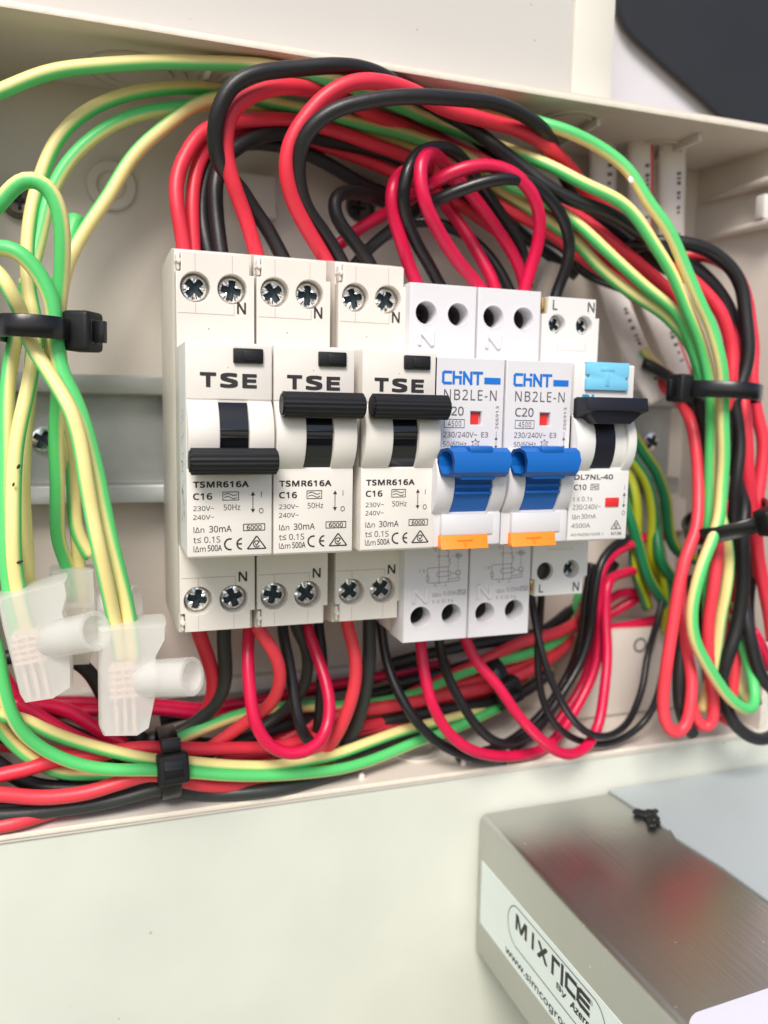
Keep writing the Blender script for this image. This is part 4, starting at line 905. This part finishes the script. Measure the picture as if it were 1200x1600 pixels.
wire('red wire in front, tight narrow loop lowest at the right', 'coral', '1014,566,9 1031,597,13 1052,617,20 1070,637,28 1081,662,33 1087,700,36 1090,742,38 1091,790,41 1090,815,43 1085,838,44 1072,870,45 1060,920,46 1050,982,47 1041,1045,48 1036,1095,48 1040,1131,48 1055,1147,48 1071,1134,48 1079,1095,47 1080,1057,45 1073,1020,43 1071,980,42 1066,930,38 1066,880,35', 1.85)
wire('red wire making the second narrow loop at the right', 'coral', '1128,780,42 1122,857,43 1115,920,44 1107,970,44 1106,1020,44 1112,1070,44 1116,1107,44 1110,1137,44 1096,1138,43 1086,1120,42 1078,1085,40 1074,1040,39 1076,980,37 1080,920,35', 1.85)
wire('red wire short stretch in the lower right corner', 'coral', '1150,1000,37 1146,1060,38 1140,1110,39 1130,1130,39', 1.9)
wire('black wire looping out over the rim at the lower right corner', 'black', '1128,1060,42 1135,1105,44 1148,1132,46 1170,1150,47 1195,1155,47 1225,1140,46', 2.0)
wire('black wire slanting to the right edge at lower right', 'black', '1160,930,40 1166,970,43 1176,1015,45 1190,1056,45 1215,1085,45', 2.1)
wire('thin black wire seen inside the tight red loop', 'black', '1082,900,38 1068,980,40 1061,1040,42 1061,1085,43 1068,1125,43 1082,1147,43', 2.0)
wire('crimson wire short end poking out at the far lower right', 'pink', '1175,985,37 1190,1010,38 1205,1045,38', 1.8)
# -- below the cream breakers
wire('red wire dropping from the first cream breaker', 'red', '305,965,25 312,992,25 326,1033,23 333,1067,21 328,1100,19 312,1135,18 285,1165,18', 2.0)
wire('dark grey wire dropping from the first cream breaker', 'grey', '350,965,25 350,990,25 352,1035,24 348,1075,22 331,1108,20 302,1132,18 268,1150,18 220,1158,17', 2.0)
wire('crimson wire hanging in a wide loop under the second cream breaker', 'pink', '391,960,30 389,985,31 388,1023,34 390,1073,37 395,1120,39 411,1154,40 438,1175,40 467,1178,40 493,1167,39 511,1137,36 516,1100,34 509,1063,31 494,1023,27 477,975,23', 1.7)
wire('coral red wire kinking left below the second cream breaker', 'coral', '396,960,36 402,983,37 420,1006,38 435,1037,37 437,1070,34 424,1099,30 394,1122,26 360,1146,23 330,1166,22', 1.75)
wire('black wire bowing down inside the wide crimson loop', 'sheen', '440,960,28 441,985,28 450,1023,29 458,1073,31 463,1115,33 473,1148,34 485,1160,33', 1.6)
wire('dark grey wire curling back below the second cream breaker', 'grey', '458,960,24 464,985,24 477,1007,23 481,1040,22 474,1073,20 455,1100,18 430,1123,16 400,1145,16', 1.7)
wire('black wire hanging straight beside the crimson loop', 'sheen', '496,950,22 498,985,22 503,1030,23 502,1090,22 497,1133,21 492,1165,20', 1.6)
wire('coral red wire sweeping down from the third cream breaker', 'coral', '540,950,29 543,978,29 554,1023,31 553,1073,32 541,1120,31 519,1160,29 490,1185,28 460,1200,28', 1.85)
wire('dark grey wire dropping from the third cream breaker', 'grey', '577,950,26 577,978,26 577,1030,27 570,1085,26 554,1138,24 538,1168,23', 2.0)
wire('black wire curving right from between cream and grey breakers', 'sheen', '595,970,20 598,1000,21 606,1040,24 624,1085,28 648,1124,31 675,1153,32 705,1172,32 742,1185,31 790,1188,30', 1.5)
wire('crimson wire hanging from the first grey breaker', 'pink', '656,980,33 658,1010,33 663,1051,35 675,1100,37 697,1141,38 729,1168,38 770,1181,36 810,1181,33 847,1170,29 877,1143,26 905,1098,23 930,1044,21 938,985,20 936,930,20 940,890,20 962,863,17 988,850,12 1015,838,5 1045,838,3', 1.65)
wire('crimson wire hanging from the second grey breaker', 'pink', '720,975,32 728,1000,33 744,1033,35 776,1070,38 809,1117,40 840,1151,41 868,1172,41 894,1178,39 918,1166,36 935,1132,33 944,1080,30 949,1020,26 946,960,22 950,910,20 975,896,14 1008,890,6 1045,903,3', 1.65)
wire('black wire hanging between the two crimson ones', 'sheen', '683,980,29 686,1005,30 697,1050,31 720,1098,33 748,1138,34 780,1161,34 808,1159,31 840,1135,27 872,1093,24 905,1040,22 922,985,21 928,930,21 937,885,20 957,855,18 980,840,16', 1.45)
wire('black wire beside it rising behind the crimson pair', 'sheen', '800,1170,26 840,1140,22 873,1095,19 900,1040,17 910,985,16 916,930,15 925,880,14', 1.45)
wire('black wire, tighter loop from the white end breaker to the right', 'sheen', '832,925,30 834,955,30 841,1000,33 859,1058,36 881,1105,38 910,1137,38 945,1151,36 980,1130,31 1001,1081,26 1014,1020,21 1028,965,15 1036,930,12', 1.15)
wire('black wire, slacker loop from the white end breaker to the right', 'sheen', '846,925,27 844,960,27 840,1010,28 842,1060,30 857,1115,32 887,1149,33 926,1163,33 968,1156,32 1005,1130,31 1026,1092,31 1036,1050,31 1045,1000,31', 1.15)
# -- background bundle along the bottom
wire('crimson wire running flat along the bottom behind the clear connectors', 'pink', '15,1075,2 40,1092,3 120,1096,4 200,1098,4 330,1106,4 420,1090,4 517,1070,3 600,1056,2 700,1035,1', 1.7)
wire('second crimson wire just below it along the bottom', 'pink', '20,1090,4 60,1115,5 150,1110,6 243,1108,6 330,1118,6 420,1115,5 520,1105,4 620,1085,4', 1.7)
wire('red wire fading right along the bottom towards the mounting block', 'pink', '780,1040,-1 850,1010,0 919,988,2 987,977,4 1040,965,6 1075,950,8', 1.9)
wire('crimson wire above the mounting block slanting up right', 'pink', '860,1020,-2 910,985,-1 955,957,1 987,938,2 1030,915,3', 1.9)
wire('red wire upper of the tied bundle behind the grey breakers', 'coral', '640,1085,10 700,1058,11 760,1030,12 825,1000,13 880,985,12 908,962,6 918,925,0', 2.0)
wire('red wire middle of the tied bundle behind the grey breakers', 'coral', '420,1168,14 500,1128,13 560,1112,13 627,1100,13 675,1091,13 731,1080,13 787,1065,12 832,1045,11 870,1020,8 898,985,3 912,940,-2', 2.1)
wire('red wire lower of the tied bundle behind the grey breakers', 'coral', '660,1085,9 720,1070,10 780,1051,10 830,1033,9 865,1012,8', 1.9)
wire('earth wire upper one through the rear tie at bottom', 'earth', '262,1163,20 310,1141,20 360,1122,18 410,1109,15 460,1104,12 543,1103,10 600,1096,10 656,1081,11 720,1052,12 769,1036,13 825,1021,13 868,1003,10 895,972,5 905,930,0', 1.75, [(0, 60), (.3, 40), (.6, 120), (1, 100)])
wire('black wire in the tied bundle under the middle red one', 'black', '430,1185,15 520,1150,14 600,1128,14 680,1112,14 760,1098,13 820,1080,11 860,1050,9', 2.0)
wire('black wire at the back of the tied bundle', 'black', '560,1090,3 640,1070,4 720,1045,5 800,1020,6 870,985,7', 2.0)
wire('black wire bowing low behind the wide crimson loop', 'black', '300,1185,20 400,1150,17 455,1130,14 520,1122,10 600,1100,7', 2.0)
# -- front bundle along the bottom
wire('yellow-topped earth wire along the bottom front through the tie', 'earth', '-50,1090,36 0,1118,35 34,1123,34 67,1139,33 118,1158,32 186,1177,32 236,1187,33 290,1190,33 360,1197,33 427,1198,32 477,1189,31 527,1177,29 577,1160,26 627,1143,23 660,1134,20 705,1122,17 765,1106,13 810,1082,9 860,1045,4', 1.65, [(0, -80), (1, -75)])
wire('green-faced earth wire lowest along the bottom front through the tie', 'earth', '-40,930,38 -10,1000,38 4,1070,38 18,1115,38 42,1150,37 78,1176,36 125,1195,36 175,1203,36 236,1203,36 290,1206,35 360,1211,35 427,1212,34 493,1207,32 543,1199,30 593,1183,27 650,1160,24 705,1141,21 752,1119,17 800,1095,11 850,1062,5', 1.6, [(0, 120), (.3, 112), (.6, 105), (1, 100)])
wire('earth wire fading into the lower left corner under the others', 'earth', '-20,1100,29 0,1138,29 27,1172,28 61,1192,28 100,1207,27 150,1212,27 200,1208,27', 1.6, [(0, -90), (1, -90)])
wire('thin earth wire curving behind the front ones at lower left', 'earth', '-30,1010,30 0,1085,30 20,1125,30 50,1160,30 90,1180,29', 1.5, [(0, 40), (1, 60)])
wire('red wire lowest along the bottom front, left of the tie', 'coral', '-60,1238,33 0,1241,33 67,1246,33 135,1239,33 186,1223,33 236,1209,33 285,1219,32 327,1227,31 377,1227,30 427,1221,28 470,1210,25 520,1195,22', 1.9)
wire('red wire rising behind the greens at lower left', 'red', '-50,1222,30 0,1211,30 44,1203,30 84,1189,29 152,1178,28 202,1171,28 260,1169,28 343,1170,27 410,1169,25 470,1158,22 530,1140,19 600,1128,14 680,1103,11 760,1082,9 820,1055,7', 1.85)
wire('crimson wire slanting right behind the left connectors', 'pink', '0,1050,12 20,1080,13 34,1100,13 75,1103,12 110,1112,12 150,1137,13 200,1165,15', 2.0)
wire('crimson wire lower of the pair slanting right behind the connectors', 'pink', '20,1095,15 57,1117,16 101,1144,17 150,1165,18 200,1178,19', 1.9)
wire('grey-black wire lowest along the bottom front over the rim', 'grey', '-60,1272,30 0,1273,30 67,1269,30 135,1259,30 202,1243,30 250,1231,30 280,1233,29 327,1240,28 377,1240,27 427,1234,26 480,1220,24 530,1206,21', 1.95)
wire('black wire between red and grey along the bottom front', 'black', '-60,1258,28 0,1257,28 60,1258,28 130,1249,28 190,1234,28 236,1222,28 300,1228,26 400,1232,24 490,1215,21', 2.0)
wire('black wire dark in the lower left corner behind the red', 'black', '-40,1170,22 0,1195,22 40,1222,22 100,1232,23 170,1222,24 240,1200,24', 2.0)
wire('black wire behind the connectors dropping right', 'black', '-30,1035,14 0,1030,14 40,1020,15 90,1022,16 120,1033,17 142,1052,17 160,1085,17 190,1130,17 225,1157,18', 2.0)
wire('black wire leaving left through the tie behind the red', 'black', '160,1215,18 200,1168,18 243,1152,17 290,1160,15 380,1165,13', 1.9)
wire('crimson wire corner at the very lower left edge', 'coral', '-60,1300,31 0,1291,31 30,1286,31 70,1272,29 120,1255,26', 1.9)
# ink marks on two earth wires
# ------------------------------------------------------------------ grey cables coming through the top wall
def cable(label, spec, ra, rb, stripe=None, cut=False):
    P = smooth_path(spline(wire_points(spec, 2.0, False)), 3)
    o = obj('grey_cable', tube_mesh('grey_cable', P, ra, M['sheath'], seg=24, flat=(ra, rb))); tag(o, label, 'cable', 'grey cables through the top wall')
    if stripe is not None:
        n = len(P); off = []
        for i, p in enumerate(P):
            t = (P[min(i+1, n-1)]-P[max(i-1, 0)]).normalized(); f = Vector((0, -1, 0)); f = (f-t*t.dot(f)).normalized(); s_ = t.cross(f); off.append(p + s_*stripe*ra + f*rb*math.sqrt(1-stripe*stripe))
        obj('coloured_stripe', tube_mesh('coloured_stripe', off, .55, W['red'], seg=8, flat=(.55, .3)), o)
    # smudged printing along the sheath
    k = MB(); random.seed(len(label)); acc = 0; nxt = 4
    for i in range(1, len(P)-1):
        acc += (P[i]-P[i-1]).length
        if acc > nxt:
            nxt = acc + random.choice((1.1, 1.4, 1.6, 2.2, 6)); t = (P[i+1]-P[i-1]).normalized(); f = Vector((0, -1, 0)); f = (f-t*t.dot(f)).normalized(); s_ = t.cross(f)
            c = P[i] + f*(rb+.06) - s_*ra*.15; h = random.uniform(.5, .9); l = random.uniform(.3, .55)
            k.add([c-s_*h-t*l, c+s_*h-t*l, c+s_*h+t*l, c-s_*h+t*l], [(0, 1, 2, 3)])
    if len(k.bm.verts): k.build('smudged_print', M['inkgrey'], o)
    else: k.bm.free()
    return o
cable('grey cable bending left and down to its cut end by the tie', '939,190,4 940,215,4 943,260,2 940,330,0 945,400,0 962,470,2 985,530,6 1012,590,11 1032,622,13', 5.0, 2.4, None)
cable('grey cable with red stripe, middle of those through the top wall', '1001,185,9 1001,215,9 1001,260,8 1001,320,5 1003,400,2 1018,470,2 1042,530,4 1065,590,6', 4.6, 2.4, -.6)
cable('grey cable furthest right through the top wall', '1050,195,10 1050,225,10 1050,280,9 1049,340,7 1050,400,4 1058,470,3 1075,540,4 1090,590,5', 5.0, 2.4, None)
wire('pale green core stripped out of the cut grey cable', 'earth', '1005,545,12 1030,575,15 1052,590,19 1070,606,24 1080,630,27', 1.5, 0)
# ------------------------------------------------------------------ cable ties
def tie(label, c, axis, side, a, b, head, hs=(7.4, 8.2, 5.2), wd=4.7, tail=3.0, th=1.2, rot=0):
    c = Vector(c); ax = Vector(axis).normalized(); e1 = (Vector(side)-ax*ax.dot(Vector(side))).normalized(); e2 = ax.cross(e1)
    r = tag(empty('cable_tie', c), label, 'cable tie', 'black cable ties')
    k = MB(); n = 56; t = bmesh.new(); R = []
    def pos(an, o=0):
        p = 2.6; ca, sa = math.cos(an), math.sin(an); q = (abs(ca)**p+abs(sa)**p)**(-1/p); return e1*(a+o)*ca*q + e2*(b+o)*sa*q
    for i in range(n):
        an = 2*math.pi*i/n; R.append([t.verts.new(pos(an, o)+ax*h) for o, h in ((0, -wd/2), (th*.8, -wd/2), (th, -wd/2+.35), (th, wd/2-.35), (th*.8, wd/2), (0, wd/2))])
    for i in range(n):
        A, B = R[i], R[(i+1) % n]
        for q in range(6): t.faces.new((A[q], A[(q+1) % 6], B[(q+1) % 6], B[q]))
    bmesh.ops.recalc_face_normals(t, faces=t.faces); k.merge(t, True); k.build('strap', M['nylon'], r, auto=50)
    an = math.radians(head); d = (pos(an, .5)).normalized(); tg = ax.cross(d); p0 = pos(an, hs[2]*.5-.2)
    def bx(k, cen, st, sa, sd, bev):
        v = [cen + tg*st*i + ax*sa*j + d*sd*l for i in (-.5, .5) for j in (-.5, .5) for l in (-.5, .5)]
        k.add(v, [(0, 1, 3, 2), (4, 5, 7, 6), (0, 1, 5, 4), (2, 3, 7, 6), (0, 2, 6, 4), (1, 3, 7, 5)], bev, 3)
    k = MB(); bx(k, p0, *hs, .9); hd = k.build('head', M['blkm'], r)
    k = MB(); bx(k, p0+d*hs[2]*.5-d*.15, hs[0]*.55, hs[1]*.62, .5, .12); bx(k, p0+d*(hs[2]*.5+.05), hs[0]*.16, hs[1]*.60, .5, .1); k.build('slot', M['nylon'], hd)
    k = MB(); bx(k, p0+(d*(hs[2]*.5+tail*.5) if rot == 0 else tg*rot*(hs[0]*.5+tail*.5)), *((1.5, wd, tail) if rot == 0 else (tail, wd, 1.5)), .25); k.build('tail', M['nylon'], r)
    return r
tie('black cable tie holding the earth wires at the left', at(56, 517, 38), (0.02, 0, 1), (1, 0, 0), 7.2, 12.0, -22, hs=(6.5, 8.6, 6.4), tail=2.4)
tie('black cable tie on the bottom bundle with its head in front', at(262, 1190, 27), (1, .05, .02), (0, 0, -1), 7.6, 7.5, -104, hs=(7.6, 7.6, 5.5), wd=4.6, tail=3.4, rot=-1)
def across(u, v): d = ray(u, v); return Vector((d.y, -d.x, 0)).normalized()
tie('upper black cable tie on the right bundle', at(1124, 613, 39), (.05, 0, 1), across(1124, 612), 10.6, 13.5, -140, hs=(6.5, 8.0, 5.0), tail=2)
tie('lower black cable tie on the right bundle, slanting', at(1135, 812, 40), (-.34, .1, 1), across(1136, 808) + Vector((0, 0, .3)), 11.6, 14.0, -42, hs=(6.5, 7.6, 5.6), tail=3)
tie('black cable tie in shadow on the bundle behind the grey breakers', at(772, 1066, 11), (1, .05, .36), (0, 0, -1), 8.0, 6.5, -90, hs=(8, 8, 5), wd=5)
# ------------------------------------------------------------------ clear connectors
def connector(label, outline, D, dep, tube0, tube1, tr, blk, lean):
    c = at(*outline[0], D); r = tag(empty('wire_connector', c), label, 'connector', 'clear wire connectors')
    P = [at(u, v, D) for u, v in outline]; cx = sum(p.x for p in P)/len(P); cz = sum(p.z for p in P)/len(P)
    zt_, zb__ = max(p.z for p in P), min(p.z for p in P)
    t = bmesh.new(); rings = []
    outl = []
    for i in range(len(P)):
        a, b_ = P[i], P[(i+1) % len(P)]
        for q in range(4): outl.append(a.lerp(b_, q/4))
    N = 8
    for j in range(N+1):          # rounded section from front to back
        f = j/N; d = math.cos(math.pi*f); s_ = 1-.10*abs(d)**4
        rings.append([t.verts.new((cx+(p.x-cx)*s_, p.y + dep*.5*(1-d)*(1-.25*(zt_-p.z)/(zt_-zb__)), cz+(p.z-cz)*(1-.03*abs(d)**4))) for p in outl])
    n = len(outl)
    for a, b_ in zip(rings, rings[1:]):
        for i in range(n): t.faces.new((a[i], a[(i+1) % n], b_[(i+1) % n], b_[i]))
    t.faces.new(rings[0]); t.faces.new(rings[-1]); bmesh.ops.recalc_face_normals(t, faces=t.faces)
    for v in t.verts: v.co -= c
    k = MB(); k.merge(t, True); body = k.build('body', M['cloudy'], r, auto=45)
    a, b_ = at(*tube0), at(*tube1); ax = (b_-a); L = ax.length
    k = MB(); k.lathe(a-c, ax, [(tr*.8, 0), (tr*.96, L*.06), (tr, L), (tr-.5, L+.12), (tr-1.0, L), (tr-1.1, L*.12), (0, L*.12)], 40); k.build('screw_tube', M['spout'], r)
    # terminal block inside
    q0, q1 = at(blk[0], blk[1], D-dep*.18), at(blk[2], blk[3], D-dep*.18); k = MB(); y0 = D-dep*.37
    hw, hh = abs(q1.x-q0.x)/2, abs(q0.z-q1.z)/2
    k.box(-hw, hw, y0-dep*.4, y0+dep*.22, -hh, hh, .4)
    for i in range(5): z = -hh+2*hh*(i+.5)/5; k.box(-hw-.3, hw+.3, y0+dep*.15, y0+dep*.28, z-.35, z+.35, .15)
    for i in range(3): x = -hw+2*hw*(i+.5)/3; k.box(x-.3, x+.3, y0+dep*.15, y0+dep*.27, -hh-.5, hh+.5, .15)
    for i in range(3): x = -hw+2*hw*(i+.5)/3; k.box(x-.45, x+.45, y0-dep*.2, y0+dep*.16, -hh-8.5, -hh+.2, .2)
    m_ = Vector(((q0.x+q1.x)/2, 0, (q0.z+q1.z)/2)); rm = Matrix.Rotation(lean, 4, 'Y')
    for v in k.bm.verts: v.co = rm @ v.co + m_ - c
    k.build('terminal_block', M['block'], r)
    # frosted collar round the mouth
    return r
connector('clear connector at the left edge, tilted, under two earth wires', [(-8, 938), (40, 924), (104, 908), (108, 928), (100, 955), (113, 1000), (114, 1076), (84, 1094), (37, 1101), (29, 1088), (2, 985)], 50, 12.5, (72, 1000, 46), (149, 986, 57), 4.3, (21, 990, 68, 1036), -.15)
connector('clear connector hanging lower, beside the first cream breaker', [(152, 985), (205, 980), (262, 977), (262, 997), (246, 1025), (247, 1080), (234, 1140), (214, 1152), (160, 1153), (154, 1140)], 57, 12.5, (222, 1060, 54), (300, 1057, 63), 4.2, (172, 1040, 214, 1090), -.03)
connector('clear connector further back, half hidden by the other two', [(76, 893), (110, 889), (148, 891), (150, 925), (152, 1000), (140, 1040), (96, 1042), (86, 1010)], 25, 10, (150, 950, 18), (214, 945, 22), 5.0, (96, 945, 140, 985), 0)
# -- strands deeper in the bundles
wire('black strand deep behind the top arches against the back panel', 'black', '455,245,2 540,222,1 620,228,1 700,268,1 770,325,0 840,385,0 900,430,2', 1.9)
wire('red strand just under the upper right arches', 'red', '545,172,9 640,196,8 720,236,9 800,292,12 870,347,15 930,402,18 1000,458,22', 1.9)
wire('black strand along the bottom at the back, left half', 'black', '250,1125,3 380,1097,2 460,1083,2 560,1066,2 650,1040,1', 1.8)
wire('black strand under the left connectors at the back', 'black', '0,1120,10 60,1128,10 120,1145,10 190,1170,11 270,1180,12 360,1160,11', 1.8)
wire('red strand under the left connectors at the back', 'red', '-20,1160,14 60,1172,14 150,1185,15 250,1180,16 340,1165,15 440,1140,14', 1.8)
wire('black strand under the tied bundle at the back', 'black', '520,1180,17 600,1158,16 680,1130,15 760,1103,13 810,1085,11', 1.8)
wire('black strand under the greens of the bottom bundle', 'black', '250,1215,25 330,1216,24 420,1222,22 500,1212,20 560,1195,18', 1.8)
wire('black strand straight down inside the lower right loops', 'black', '1100,860,38 1097,950,36 1103,1020,36 1110,1095,37', 1.9)
wire('red strand straight down between the lower right loops', 'red', '1145,850,36 1150,930,35 1142,1000,35 1132,1060,36 1122,1105,37', 1.9)
wire('black strand at the far right behind the lower loops', 'black', '1178,860,35 1170,950,34 1174,1030,34 1182,1100,35', 1.9)
wire('black strand between the two right ties', 'black', '1147,620,39 1156,690,41 1150,750,42 1146,800,41 1150,850,40 1152,890,39', 1.8)
wire('black strand from the upper right tie down past the rail end', 'black', '1095,620,33 1100,700,33 1098,780,34 1092,850,35', 1.8)
wire('crimson strand falling behind the crimson pair at right', 'pink', '1005,925,2 962,930,7 936,960,11 925,1020,13 905,1080,14 868,1132,17', 1.6)
wire('black strand falling furthest behind near the mounting block', 'sheen', '962,880,10 932,922,12 913,980,13 890,1050,15 850,1112,18 806,1152,20 765,1172,20 715,1183,20', 1.5)
wire('black strand entering low from the left edge', 'black', '-40,1135,19 20,1158,19 70,1195,20 130,1222,22 200,1226,23 270,1222,24', 1.7)
wire('red strand low across the bottom behind the crimson loop', 'red', '340,1185,19 420,1178,18 500,1155,16 580,1138,15 660,1122,13 740,1100,11', 1.7)
wire('black strand passing just under the grey breakers at the back', 'black', '600,1040,4 660,1024,6 720,1010,8 790,1000,9 850,985,8 890,955,3', 1.9)
wire('black strand crossing behind the rear tie at the bottom', 'black', '620,1068,7 690,1052,9 760,1030,10 820,1012,9 872,985,6 898,950,1', 1.8)
# ink marks and a paint fleck sitting on earth wires
def mark(owner, name, u, v, D, a, b, rot, m):
    p = at(u, v, D); t = bmesh.new(); bmesh.ops.create_icosphere(t, subdivisions=2, radius=1)
    rm = Matrix.Rotation(rot, 4, 'Y')
    for w_ in t.verts: w_.co = rm @ Vector((w_.co.x*a, w_.co.y*.22, w_.co.z*b)) + p
    k = MB(); k.merge(t, True); k.build(name, m, owner)
mark(E1, 'ink_mark', 31, 878, 46.7, .75, .35, -.3, M['ink']); mark(E2, 'ink_mark', 40, 862, 36.8, .9, .3, -.4, M['ink'])
mark(E1, 'ink_mark', 29, 729, 44.3, .35, .6, .5, M['ink']); mark(E1, 'ink_mark', 21, 757, 45.3, .25, .5, .3, M['ink'])
mark(E3, 'paint_fleck', 986, 281, 38.9, 1.0, .8, .7, M['paper'])
# copper end by the grey breaker
p = at(858, 440, 9); k = MB(); k.lathe((0, 0, 0), (.25, -.2, 1), [(2.6, -6), (3.0, -5), (3.0, 5), (2.2, 5.6), (2.2, 4.8), (0, 4.6)], 24)
r = tag(empty('splice_cap', p), 'clear cap with a copper end behind the second grey breaker', 'wire cap'); k.build('cap', M['cloudy'], r)
k = MB(); k.lathe((.3, 0, 1), (.3, -.3, 1), [(0, -6), (1.1, -6), (1.1, 2.6), (.6, 3.4), (0, 3.5)], 14); k.build('copper_end', M['brass'], r)
